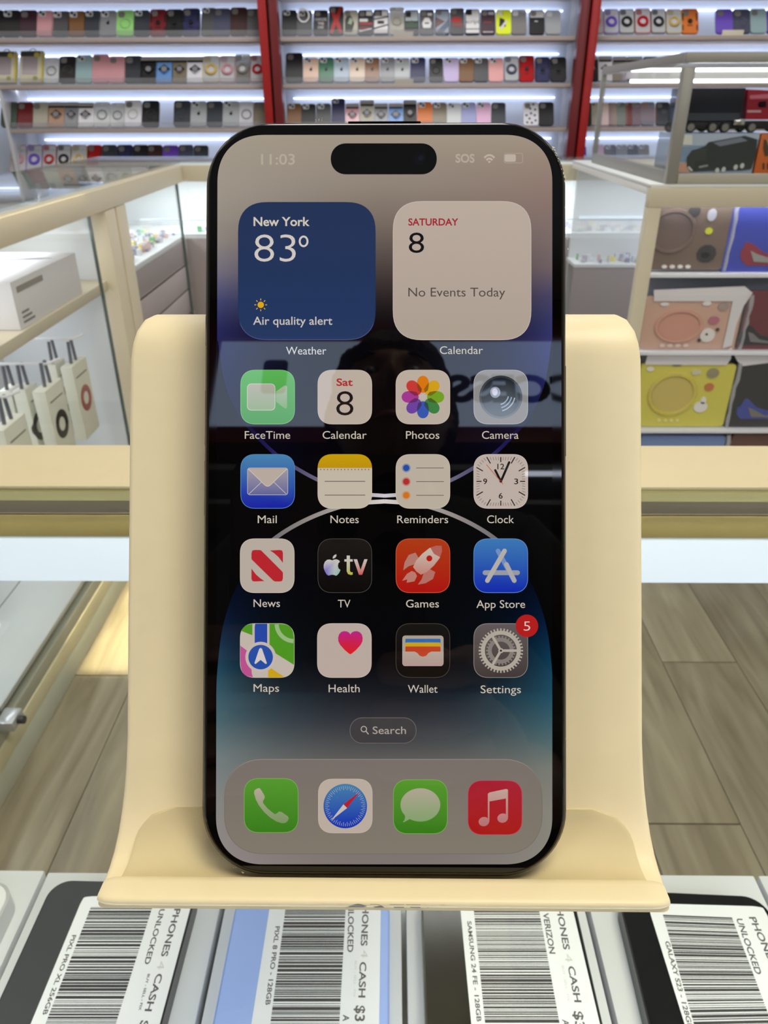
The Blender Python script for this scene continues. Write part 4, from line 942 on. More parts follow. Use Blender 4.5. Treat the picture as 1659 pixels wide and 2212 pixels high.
for a in [(-9,4,28,'black','plain','black leather case cut by the frame edge'),(3,43,28,'black','bump','black case with a bright lens'),(41,80,28,'dark purple','plain','dark purple case'),(79,115,29,'pink','bump','pink case with chrome lenses'),(111,150,30,'dark grey','bump','dark grey case with chrome lenses'),
 (146,184,30,'brown','bump','tan brown case with chrome lenses'),(181,217,29,'slate','bump','dark slate case with twin lenses'),(214,252,29,'grey','logo','silver grey case with a dark logo'),(251,290,28,'light green','disc','light green case with a round magnet'),(288,323,28,'slate','bump','slate case right of the green one'),
 (323,360,26,'dark red','rugged','dark red armoured case'),(358,395,26,'black','rugged','black armoured case'),(393,432,24,'navy','rugged','navy blue armoured case'),(434,466,23,'dark grey','bump','dark grey case tilted to one side'),(461,498,24,'slate blue','plain','slate blue case'),
 (497,534,22,'dark brown','plain','dark brown case'),(531,568,25,'dark grey','plain','dark case half behind the red post')]:
    case(Lr, 1, *a, tilt=R(1.2) if a[0] == 434 else 0)
for a in [(-12,35,118,'cream','pack','packaged case with yellow edge at the frame edge'),(43,93,117,'cream','pack','packaged case with yellow edge and grey window'),(94,128,131,'clear','clearring','clear case with faint round magnet'),(127,164,127,'black','disc','black case with dark round magnet'),(163,199,125,'teal','bump','pale teal case'),
 (199,235,123,'pink','plain','pink case with square camera hole'),(234,271,127,'pink','plain','pink case with round camera hole'),(268,308,126,'slate','plain','blue black case'),(303,339,128,'black','metal','black case with chrome top band'),(336,374,128,'light blue','metal','bright blue case with chrome top band'),
 (371,405,128,'taupe','metal','taupe case with chrome top band'),(403,440,128,'white','metal','white case with chrome top band'),(437,475,126,'gold','ring','clear gold case with a gold ring grip'),(473,510,126,'rose','ring','clear rose case with a ring grip'),(506,542,123,'smoke','ring','smoky case with a black ring grip'),(540,572,125,'red','ring','clear red case half behind the red post')]:
    case(Lr, 2, *a)
for a in [(2,39,226,'dark green','plain','dark green case'),(36,72,226,'dark red','plain','crimson case'),(69,106,226,'cream','plain','cream grey case'),(103,140,226,'tan','metal','rose gold case with chrome top band'),(138,170,226,'grey','metal','grey case with chrome top band'),(167,203,227,'white','metal','white case with chrome top band and diamond'),
 (203,238,226,'clear','clearring','clear case with a grey magnet ring'),(238,270,228,'clear','clearring','clear frosted case with a faint ring'),(268,306,222,'white','disc','puffy white case with black corners'),(307,344,223,'black','disc','black case left of the gap'),(375,412,223,'slate','disc','dark grey case right of the gap'),
 (411,447,224,'silver','logo','silver case with a dark logo'),(446,481,224,'slate','plain','dark teal grey case'),(481,517,224,'silver','logo','silver case with a logo beside the phone'),(515,550,225,'white','clearring','white case beside the red post'),(547,580,226,'taupe','plain','taupe case half behind the red post')]:
    case(Lr, 3, *a)
for a in [(22,57,318,'rose','ring','clear pink case with a pink ring grip'),(57,92,318,'violet','ring','clear case with a purple ring grip'),(91,122,318,'red','ring','clear red case with a red ring grip'),(122,154,318,'black','ring','clear case with a black ring grip'),(154,188,318,'gold','ring','clear gold case with a gold ring'),
 (187,220,318,'red','rugged','red armoured case'),(219,252,318,'slate','plain','blue black case with a grey camera hole'),(252,287,318,'navy','rugged','navy case'),(287,320,318,'black','plain','black case'),(317,351,318,'dark brown','plain','dark maroon case'),(351,385,319,'purple','plain','bright purple case'),(385,417,318,'slate blue','plain','slate blue case'),(418,450,319,'slate','plain','dark slate case next to the phone')]:
    case(Lr, 4, *a)
Cr = 'centre'; c1 = []
for a in [(609,641,28,'black','bump','black case with forest print'),(641,674,29,'dark grey','bump','grey gradient case with a white ring on top'),(677,709,28,'black','art','black case with white lettering'),(710,742,20,'black','art','tall black case with a red X'),(742,773,28,'cream','art','pale case with a dark skull print'),(773,806,28,'black','art','black case with red and white stripes'),
 (806,840,27,'black','art','white and black striped case'),(841,873,22,'cream','clearring','pale green case behind the price card'),(873,905,28,'black','art','black case with white sky and green print'),(906,938,27,'dark grey','art','dark case with a white bear shape'),(939,971,26,'slate','art','blue grey case with triangles'),
 (972,1003,24,'dark grey','art','dark case with a red car shape'),(1004,1037,26,'black','art','white case with black scribbled script'),(1038,1070,27,'dark purple','art','dark purple case with red line'),(1071,1104,27,'neon yellow','art','neon yellow case'),(1104,1137,27,'smoke','clear','clear grey case with olive print'),
 (1143,1176,28,'black','art','clear case with black print'),(1177,1211,28,'silver','clear','clear silver case beside the right post')]:
    c1.append(case(Cr, 1, *a))
WH=(214,214,218); RD=(168,34,34); DK=(24,24,26)
def row(y, x0, x1, h): return [(x0,y),(x1,y),(x1,y+h),(x0,y+h)]
def lt(t, s_, z, w1, cap, c):
    w_, H = t['_w'], t['_h']; q = MB(); text_on(q, s_, (-w_*w1/2, -0.0060, H*z), (1,0,0), (0,0,1), w_*w1, cap*H); q.build('printed_text', mat('print_%d_%d_%d' % c, c, 0.5), t, local=True)
art(c1[2], [(RD, row(0.40, 0.1, 0.42, 0.07))]); lt(c1[2], 'CHOOSE', 0.56, 0.8, 0.11, WH); lt(c1[2], 'THIS', 0.40, 0.4, 0.11, WH); lt(c1[2], 'CASE', 0.24, 0.4, 0.11, WH)
art(c1[3], [(RD, [(-0.9,0.04),(-0.45,0.04),(0,0.38),(0.45,0.04),(0.9,0.04),(0.35,0.52),(0.85,0.95),(0.35,0.95),(0,0.66),(-0.3,0.88),(-0.75,0.80),(-0.35,0.52)])])
art(c1[4], [((52,56,50), [(-0.8,0.1),(0.2,0.1),(0.5,0.45),(0.2,0.68),(-0.3,0.9),(-0.8,0.6)]), ((150,170,140), [(-0.4,0.45),(0.1,0.4),(0.3,0.6),(-0.1,0.7)])])
art(c1[5], [(WH, row(0.52, -0.8, 0.3, 0.12)), (RD, row(0.40, -0.8, 0.9, 0.08)), ((120,40,44), row(0.22, -0.8, 0.5, 0.08)), (WH, [(-0.85,0.10),(-0.6,0.10),(0.85,0.22),(0.85,0.25),(-0.6,0.17),(-0.85,0.2)]), (WH, row(0.76,0.1,0.85,0.18))])
art(c1[6], [(WH, row(0.05, -0.88, 0.88, 0.68)), (DK, [(-0.9,0.20),(0.9,0.36),(0.9,0.42),(-0.9,0.26)]), (DK, [(-0.9,0.58),(0.9,0.68),(0.9,0.73),(-0.9,0.63)]), (DK, row(0.42, -0.45, 0.4, 0.12)), (WH, row(0.74,0.1,0.85,0.2))])
art(c1[8], [((170,180,186), row(0.55, -0.85, 0.85, 0.40)), ((40,70,50), [(-0.85,0.25),(0.85,0.25),(0.85,0.5),(0.4,0.42),(0,0.58),(-0.5,0.45),(-0.85,0.52)]), (DK, row(0.70,-0.8,-0.1,0.2))])
art(c1[9], [(WH, [(-0.5,0.25),(0.5,0.25),(0.65,0.45),(0.3,0.66),(-0.3,0.66),(-0.65,0.45)]), (DK, row(0.42,-0.3,0.3,0.05)), (WH, row(0.75,0.1,0.7,0.1))])
art(c1[10], [((150,160,178), row(0.05, -0.88, 0.88, 0.88)), ((110,84,84), [(-0.88,0.25),(0.4,0.5),(-0.88,0.68)]), ((90,104,126), [(-0.88,0.05),(0.88,0.60),(0.88,0.30),(0.1,0.05)])])
art(c1[11], [(RD, [(-0.85,0.45),(0.5,0.45),(0.6,0.56),(0.2,0.66),(-0.5,0.66),(-0.85,0.56)]), ((140,60,60), row(0.30,-0.6,0.8,0.09))])
art(c1[12], [(WH, row(0.04, -0.88, 0.88, 0.92)), (DK, row(0.76,-0.85,-0.1,0.2)), (DK, row(0.18,-0.88,0.88,0.03))]); lt(c1[12], 'script', 0.42, 0.9, 0.16, (40,44,70))
art(c1[13], [((170,50,60), row(0.46, -0.6, 0.5, 0.03)), (WH, row(0.06, -0.7, 0.7, 0.03)), ((170,176,184), row(0.78,0.05,0.8,0.12))])
art(c1[14], [(DK, [(-0.6,0.3),(0.3,0.3),(0.1,0.6),(-0.5,0.66)]), (WH, [(-0.55,0.22),(-0.3,0.16),(0.45,0.50),(0.3,0.56)]), ((222,222,190), row(0.74,-0.8,-0.15,0.2))])
art(c1[16], [((196,196,202), row(0.68, -0.9, 0.9, 0.28)), (WH, row(0.50,-0.3,0.1,0.04))])
q = MB(); pz = atY(657, 35, YS+0.08); q.torus((pz.x, pz.y-0.03, pz.z), (1,0,0), (0,0,1), 0.024, 0.0035, 20, 6); o = q.build('white_ring', mat('white_plastic', (240,240,244), 0.4)); tag(o, 'small white plastic ring resting on top of a grey case, centre bay', 'ring')
c2 = []
for a in [(617,654,120,'black','plain','big black case beside the left post'),(655,688,130,'peach','logo','peach case with a dark logo'),(688,721,130,'green','logo','green case with a dark logo'),(721,754,130,'ice blue','logo','ice blue case with a dark logo'),(755,788,130,'beige','logo','beige case with a dark logo'),(788,820,130,'mid brown','logo','brown case with a dark logo'),
 (821,853,130,'grey','logo','grey case with a dark logo'),(853,885,131,'silver','logo','silver case behind the price card'),(886,919,130,'navy','bump','deep navy case'),(927,957,131,'black','disc','black case with round magnet'),(958,991,131,'lilac','bump','lilac case'),(991,1023,131,'brown','bump','mid brown case'),(1023,1055,131,'dark grey','bump','charcoal case'),
 (1055,1087,131,'salmon','bump','salmon pink case'),(1088,1121,128,'slate blue','ring','clear case with a blue rim and ring'),(1121,1154,126,'red','rugged','bright red armoured case'),(1155,1188,129,'navy','rugged','navy armoured case'),(1188,1223,129,'black','rugged','black armoured case beside the right post')]:
    c2.append(case(Cr, 2, *a))
c3 = []
for a in [(620,651,229,'brown','bump','brown case with a bright lens'),(651,682,230,'black','bump','black case with a bright lens'),(683,715,229,'dark grey','bump','grey case with a bright lens'),(716,745,218,'navy','bump','tall navy case'),(746,776,229,'rose','metal','rose case with metal band'),(777,808,222,'cream','metal','yellow case with black top'),(808,838,229,'grey','metal','smoky case with metal band'),
 (839,871,229,'light blue','metal','sky blue case with metal band'),(871,900,222,'black','metal','tall black case with chrome top'),(901,934,226,'orange','bump','orange case'),(934,965,227,'taupe','bump','taupe case'),(965,996,228,'clear','bump','pale clear case'),(996,1028,227,'lavender','bump','lavender case'),(1029,1060,227,'pale pink','bump','pale pink case'),
 (1061,1092,227,'slate','plain','dark slate case left of the gap'),(1130,1163,226,'white','spots','white case with black paw spots'),(1163,1196,226,'black','plain','charcoal black case beside the spotted one')]:
    c3.append(case(Cr, 3, *a))
random.seed(9)
art(c3[15], [(DK, [(cx+0.16*cos(k*pi/3), cz_+0.045*sin(k*pi/3)) for k in range(6)]) for cx, cz_ in ((-0.5,0.12),(0.1,0.10),(0.6,0.2),(-0.2,0.28),(0.5,0.42),(-0.6,0.42),(0.0,0.5),(0.55,0.66),(-0.1,0.7),(0.3,0.88))])
Rr = 'right'
for a in [(1272,1303,26,'rose','ring','clear rose case half behind the red post'),(1303,1337,26,'violet','ring','clear case with a purple ring grip'),(1336,1370,26,'black','ring','clear case with a black ring grip, left one'),(1370,1405,25,'red','ring','clear red case with a red ring grip'),(1405,1438,26,'black','ring','clear case with a black ring grip, right one'),
 (1438,1472,26,'gold','ring','clear gold case with a gold ring grip'),(1470,1508,25,'orange','rugged','orange armoured case'),(1545,1582,26,'violet','plain','violet case behind the price card'),(1582,1620,26,'slate blue','disc','navy case with round magnet'),(1619,1655,25,'teal','plain','pale teal case at the right frame edge'),(1655,1692,26,'purple','plain','purple case cut by the frame edge')]:
    case(Rr, 1, *a)
for a in [(1270,1291,127,'black','metal','black and white case half behind the post'),(1292,1322,127,'white','metal','white case with a black magnet ring'),(1323,1354,128,'smoke','metal','smoky case with chrome top'),(1354,1388,128,'black','metal','black case behind the glass box rail'),(1389,1422,128,'slate','plain','dark slate case behind the glass box'),(1423,1456,128,'dark red','plain','dark red case behind the glass box post')]:
    case(Rr, 2, *a)
for a in [(1262,1277,227,'black','plain','black case touching the red post'),(1277,1294,227,'cream','disc','pale floral case behind glass'),(1294,1314,227,'peach','spots','peach case with dark dots behind glass'),(1314,1331,227,'mid brown','plain','brown case behind glass'),(1331,1350,227,'dark green','plain','dark green case behind glass'),
 (1350,1365,227,'dark red','plain','dark red case behind glass'),(1363,1384,227,'mauve','disc','mauve case with a ring behind glass'),(1384,1414,226,'blue grey','plain','blue grey case behind glass'),(1416,1446,226,'slate','plain','dark grey case behind the glass box post')]:
    case(Rr, 3, *a)
for a in [(1248,1266,321,'violet','plain','violet case beside the red post'),(1280,1304,317,'pale pink','disc','pale pink case with a red spot'),(1305,1330,318,'black','bump','black case with a bright lens'),(1331,1354,318,'grey','bump','grey case with a bright lens'),(1355,1378,318,'slate','bump','dark slate case with a bright lens'),(1379,1402,318,'smoke','bump','smoke grey case with a bright lens')]:
    case(Rr, 4, *a)
for t, sec, r, desc in _cases:
    t['label'] = f'{desc}, {rowname[r]} shelf of {sec} bay'
    for k in ('_w', '_h'):
        if k in t: del t[k]
for (xa, xb, ya, yb_, r, nm) in ((850,893,70,79.5,1,'top shelf of the centre bay'),(853,893,171,181.5,2,'second shelf of the centre bay'),(1560,1606,70,79.5,1,'top shelf of the right bay')):
    X0, X1 = atY(xa, ya, YS+0.008).x, atY(xb, ya, YS+0.008).x
    q = MB(); q.bbox(X0, X1, YS+0.0045, YS+0.0075, zt[r]+0.0002, zt[r]+0.020, 0.0006); o = q.build('price_card', mat('cream_card', (226,218,200), 0.6)); tag(o, f'small blank cream price card on the {nm}', 'card', 'price cards')

# ------------------------------------------------------------------ left display counter and the back counter
M_cab = mat('cream_cabinet', (204,194,170), 0.5); M_cabw = mat('white_inner_panel', (216,220,222), 0.5); M_edge = mat('green_glass_edge', (84,96,92), 0.3)
M_mauve = mat('mauve_slatwall', (158,148,148), 0.6)
LX0, LX1, LY0, LYE = -1.12, -0.74, 0.62, 2.86
lc = thing('display_counter', (-0.93, 1.74, 0), 'long cream framed glass display counter along the left aisle', 'counter')
def hz(h): return 1.17-h
T0, T1 = 0.978, 0.930
bx('top_rail', (LX1-0.035, LX1, LY0, LYE, hz(0.238), hz(0.186)), M_cab, lc, 0.002)
bx('rear_rail', (LX0, LX0+0.03, LY0, LYE, hz(0.225), hz(0.178)), M_cabw, lc, 0.002)
bx('end_rail', (LX0+0.031, LX1-0.036, LY0, LY0+0.035, hz(0.238), hz(0.186)), M_cab, lc, 0.002); bx('cross_rail', (LX0+0.031, LX1-0.036, 2.12, 2.15, hz(0.225), hz(0.190)), M_cabw, lc, 0.002)
bx('glass_top', (LX0, LX1, LY0, LYE, hz(0.1775), hz(0.171)), M_glass, lc)
for y0, y1 in ((2.05, 2.125), (2.135, 2.215), (LY0, LY0+0.05)):
    bx('post', (LX1-0.045, LX1-0.0005, y0, y1, 0.130, hz(0.2385)), M_cab, lc, 0.003)
bx('end_panel', (LX0+0.005, LX1-0.047, 2.062, 2.075, 0.17, hz(0.226)), M_cabw, lc, label='white panel closing the first bay')
bx('glass_pane', (LX1-0.012, LX1-0.007, LY0+0.052, 1.95, 0.13, hz(0.2385)), M_glass2, lc); bx('glass_edge', (LX1-0.013, LX1-0.006, 1.951, 1.957, 0.13, hz(0.2385)), M_edge, lc)
bx('glass_pane', (LX1-0.012, LX1-0.007, 2.217, 2.80, hz(0.50), hz(0.2385)), M_glass2, lc); bx('glass_edge', (LX1-0.014, LX1-0.005, 2.801, 2.809, hz(0.74), hz(0.2385)), M_edge, lc)
bx('back_panel', (LX0, LX0+0.012, LY0, LYE, 0.10, hz(0.226)), M_cabw, lc)
bx('shelf', (LX0+0.013, LX1-0.03, LY0+0.06, 2.060, hz(0.440), hz(0.414)), M_cab, lc, 0.002)
bx('shelf', (LX0+0.013, LX1-0.014, 2.22, LYE, hz(0.43), hz(0.413)), M_cabw, lc, 0.002)
# slatwall under the second bay, each board its own piece
for k in range(6):
    h0 = 0.431+0.085*k; bx('slat_board', (LX1-0.020, LX1-0.0135, 2.217, LYE-0.002, hz(h0+0.079), hz(h0)), M_mauve, lc, 0.0015)
bx('slat_backing', (LX1-0.030, LX1-0.0205, 2.217, LYE-0.002, hz(0.95), hz(0.431)), M_dark, lc)
bx('deck', (LX0+0.013, LX1-0.013, LY0, 2.05, 0.142, 0.1545), M_cabw, lc, 0.002)
bx('deck_joint', (-0.905, -0.903, LY0, 2.04, 0.1546, 0.1551), M_dark, lc)
bx('plinth', (LX0, LX1, LY0, LYE, 0.0, 0.058), mat('pale_plinth', (196,198,182), 0.5), lc, 0.002)
bx('ledge', (LX1-0.034, LX1+0.0, LY0, 2.04, 0.0585, 0.098), mat('gold_track', (214,206,170), 0.45), lc, 0.002)
bx('runner', (LX1-0.034, LX1-0.003, LY0, 2.04, 0.0985, 0.129), mat('grey_runner', (160,160,146), 0.5), lc, 0.001); bx('glass_edge', (LX1-0.020, LX1-0.0125, 1.060, 1.067, 0.1295, hz(0.2385)), M_edge, lc)
for x_, (y0, y1) in ((LX0+0.02, (LY0+0.08, 2.0)),): bx('led_strip', (x_, x_+0.01, y0, y1, hz(0.4475), hz(0.4415)), mat('cabinet_led', (240,244,250), 0.5, emit=(216,226,255), es=5.0), lc)
lk = thing('sliding_glass_lock', (LX1+0.006, 1.05, 0.128), 'small chrome lock on the sliding glass of the left counter', 'lock')
bx('lock_body', (LX1-0.0055, LX1+0.028, 1.028, 1.072, 0.130, 0.152), M_chr, lk, 0.004); q = MB(); q.tube([(LX1+0.028, 1.05, 0.141), (LX1+0.040, 1.05, 0.141)], 0.008, 10); q.build('lock_barrel', M_dkm, lk)
# white carton on the shelf
def carton(x0, x1, y0, y1, z0, z1, m, label, grp=None):
    t = thing('product_carton', ((x0+x1)/2, (y0+y1)/2, z0), label, 'carton', grp); bx('carton_body', (x0, x1, y0, y1, z0, z1), m, t, 0.002); return t
zs = hz(0.414)+0.0004
a_ = atX(76, 690, -0.775); b_ = atX(170, 590, -0.775)
cy0, cy1 = 1.545, 1.90
t = carton(-1.06, -0.778, cy0, cy1, zs, zs+0.098, mat('white_carton', (226,224,226), 0.5), 'large white product carton on the left counter shelf')
q = MB(); q.box(-0.7778, -0.7772, cy0+0.02, cy0+0.15, zs+0.073, zs+0.085); q.build('printed_strip', mat('grey_strip', (150,144,134), 0.6), t)
q = MB(); [q.box(-0.7778, -0.7772, cy0+0.02, cy0+0.075-0.01*k, zs+0.010+0.010*k, zs+0.014+0.010*k) for k in range(3)]; q.build('printed_text', mat('grey_ink', (120,114,104), 0.6), t)
q = MB(); ztp = zs+0.0982
for cx_, cy_, l_, an in ((-0.90, 1.80, 0.10, 0.2), (-0.96, 1.64, 0.12, 0.9)):
    q.prism([(cx_+cos(an)*l_*a+sin(an)*b*0.014, cy_+sin(an)*l_*a-cos(an)*b*0.014) for a, b in ((-1,0),(-0.5,-1),(0.5,-1),(1,0),(0.5,1),(-0.5,1))], lambda x, y, k: (x, y, ztp+0.0006*k))
q.build('printed_picture', mat('print_dark_blue', (110,112,124), 0.5), t)
carton(-0.98, -0.79, 1.33, 1.445, zs, zs+0.055, mat('taupe_carton', (140,130,128), 0.6), 'small grey brown carton at the left end of the shelf')
# watch strap boxes hanging on hooks
M_strap = mat('hang_tab_grey', (104,106,116), 0.4, alpha=0.85)
def hanger(x1, y0, y1, ztop, ringc, ring2, label):
    t = thing('strap_box', (x1-0.01, (y0+y1)/2, ztop-0.20), label, 'box', 'white hanging watch strap boxes')
    bx('box_body', (x1-0.030, x1, y0, y1, ztop-0.20, ztop), mat('white_strap_box', (222,222,206), 0.5), t, 0.0015)
    q = MB(); q.torus((x1+0.0005, (y0+y1)/2, ztop-0.098), (0,1,0), (0,0,1), 0.026, 0.009, 24, 6); q.v = [(min(a, x1+0.0012), b, c) for a, b, c in q.v]; q.build('printed_watch', ringc, t)
    bx('printed_line', (x1, x1+0.0006, y0+0.014, y1-0.014, ztop-0.034, ztop-0.031), mat('grey_ink', (120,114,104)), t)
    for s_ in (-1, 1):
        q = MB(); ym = (y0+y1)/2; q.tube([(x1-0.014, ym+s_*0.016, ztop), (x1-0.014, ym+s_*0.010, ztop+0.055)], 0.0042, 6); q.build('hang_tab', M_strap, t)
k = 0
WB = mat('watch_black', (46,44,38), 0.4); WR = mat('watch_red', (168,96,88), 0.4)
for (xf, y0, y1, ztop, rc_, lab) in ((-0.815, 1.83, 1.93, 0.585, WR, 'white strap box printed with a pinkish red ring, farthest hanging box'), (-0.795, 1.62, 1.72, 0.595, WB, 'white strap box printed with a black ring, middle of the hanging row'),
      (-0.79, 1.40, 1.50, 0.590, WB, 'white strap box printed with a dark ring, nearer the frame edge'), (-0.785, 1.24, 1.335, 0.575, WB, 'white strap box low at the left frame edge'),
      (-0.850, 1.64, 1.70, 0.590, WB, 'slim white strap box behind the middle one'), (-0.885, 1.64, 1.70, 0.588, WB, 'slim white strap box second behind the middle one'), (-0.850, 1.42, 1.49, 0.586, WB, 'slim white strap box behind the nearer one'), (-0.860, 1.84, 1.90, 0.588, WB, 'slim white strap box behind the red ringed one')):
    hanger(xf, y0, y1, ztop, rc_, None, lab)
for y, x1 in ((1.88, -0.80), (1.67, -0.78), (1.45, -0.775), (1.285, -0.77)):
    z = 0.645; t = thing('display_hook', (LX0+0.013, y, z), f'white metal display hook holding strap boxes, at {["the far end","the middle","the near part","the frame edge"][k]}', 'hook', 'display hooks'); k += 1
    q = MB(); q.tube([(LX0+0.013, y, z), (x1-0.02, y, z), (x1+0.012, y, z+0.012)], 0.0035, 6); q.build('rod', M_white, t); bx('back_plate', (LX0+0.0125, LX0+0.018, y-0.015, y+0.015, z-0.02, z+0.02), M_white, t)
# back counter
BX0, BX1, BY0, BY1 = -1.12, 1.25, 2.87, 3.14
bc = thing('back_counter', (0.1, 3.0, 0), 'white and mauve glass counter running across the back of the aisle', 'counter')
bx('top_rail', (BX0, BX1, BY0, BY0+0.035, hz(0.238), hz(0.186)), M_cab, bc, 0.002); bx('rear_rail', (BX0, BX1, BY1-0.03, BY1, hz(0.225), hz(0.178)), M_cabw, bc, 0.002)
bx('glass_top', (BX0, BX1, BY0, BY1, hz(0.1775), hz(0.171)), M_glass, bc); bx('glass_pane', (BX0, BX1, BY0+0.007, BY0+0.012, hz(0.42), hz(0.2385)), M_glass2, bc)
bx('back_panel', (BX0, BX1, BY1-0.012, BY1, 0.1, hz(0.226)), M_cabw, bc); bx('shelf', (BX0, BX1, BY0+0.013, BY1-0.013, hz(0.43), hz(0.415)), M_cabw, bc)
bx('led_strip', (BX0+0.2, BX1-0.1, BY0+0.014, BY0+0.022, hz(0.370), hz(0.364)), M_ledw, bc)
bx('lower_front', (BX0, BX1, BY0+0.004, BY0+0.020, 0.11, hz(0.431)), M_mauve, bc, 0.001); bx('plinth', (BX0, BX1, BY0+0.03, BY1-0.02, 0.0, 0.1095), M_dark, bc)
def clutter(name, x0, x1, y0, y1, z, n, seed, label, cat):
    random.seed(seed); q = MB(); pal = [(214,220,228),(206,204,216),(226,226,230),(176,176,196),(190,184,196),(228,214,120),(130,190,140),(214,180,170),(150,150,170)]
    ms = [mat('trinket_%d' % i, c, 0.35) for i, c in enumerate(pal)]
    for _ in range(n):
        x, y = random.uniform(x0, x1), random.uniform(y0, y1); w_, d_, h_ = random.uniform(.006, .018), random.uniform(.006, .018), random.uniform(.004, .022)
        q.box(x-w_/2, x+w_/2, y-d_/2, y+d_/2, z, z+h_, random.choice((0,0,1,2,2,3,4,4,5,6,7,8)))
    o = q.build(name, ms); tag(o, label, cat, kind='stuff'); return o
clutter('trinkets', LX0+0.06, LX1-0.05, 2.24, 2.84, hz(0.413)+0.0004, 420, 3, 'jumble of small clear, yellow and green trinkets in the left counter', 'trinkets')
clutter('trinkets', BX0+0.4, BX1-0.1, BY0+0.05, BY1-0.05, hz(0.415)+0.0004, 420, 4, 'jumble of small pale trinkets on the back counter shelf', 'trinkets')

# ------------------------------------------------------------------ right cabinet with bagged tablet cases
XR0, XR1, YR0, YR1 = 0.622, 1.50, 1.95, 2.84
rcab = thing('display_cabinet', (1.06, 2.4, 0), 'cream framed display cabinet at the right, filled with bagged tablet cases', 'cabinet')
M_cabr = mat('cream_cabinet_frame', (206,198,176), 0.5)
bx('top', (XR0, XR1, YR0+0.006, YR1, hz(0.1775), hz(0.1705)), M_cabw, rcab, 0.001)
bx('frame_rail', (XR0, XR1, YR0, YR0+0.03, hz(0.222), hz(0.178)), M_cabr, rcab, 0.0015); bx('frame_post', (XR0, XR0+0.033, YR0, YR0+0.03, 0.10, hz(0.2225)), M_cabr, rcab, 0.0015); bx('frame_post', (XR1-0.033, XR1, YR0, YR0+0.03, 0.10, hz(0.2225)), M_cabr, rcab, 0.0015)
bx('side_rail', (XR0, XR0+0.02, YR0+0.031, YR1, hz(0.195), hz(0.178)), M_white, rcab, 0.0015)
bx('side_glass', (XR0+0.004, XR0+0.009, YR0+0.031, YR1-0.02, 0.11, hz(0.1955)), M_glass2, rcab); bx('back_panel', (XR0+0.02, XR1, YR1-0.015, YR1, 0.1, hz(0.196)), M_cabw, rcab)
pz = atY(1320, 470, YR1-0.02).z; bx('led_strip', (XR0+0.04, XR1-0.04, YR1-0.024, YR1-0.0155, pz-0.004, pz+0.004), M_ledw, rcab)
pz = atY(1320, 556, YR1-0.02).z; bx('inner_shelf', (XR0+0.012, XR1-0.04, YR1-0.15, YR1-0.0155, pz-0.012, pz), M_cabw, rcab, 0.001); bx('lower_panel', (XR0+0.012, XR1-0.04, YR1-0.148, YR1-0.138, 0.11, pz-0.0125), M_mauve, rcab)
CAB_Z = pz
bx('inner_panel', (XR0+0.036, XR1-0.035, YR0+0.13, YR0+0.14, 0.11, hz(0.2225)), mat('blue_grey_inner', (150,156,170), 0.6), rcab); bx('plinth', (XR0, XR1, YR0, YR1, 0, 0.0995), M_cabr, rcab)
for h in (0.385, 0.590, 0.818): bx('shelf', (XR0+0.034, XR1-0.034, YR0+0.035, YR0+0.128, hz(h+0.010), hz(h)), mat('white_shelf', (226,230,240), 0.4), rcab, 0.001)
M_bag = mat('clear_plastic_bag', (222,224,232), 0.15, alpha=0.45); M_bagw = mat('white_bag_header', (228,226,232), 0.35, alpha=0.92)
YT = YR0+0.060
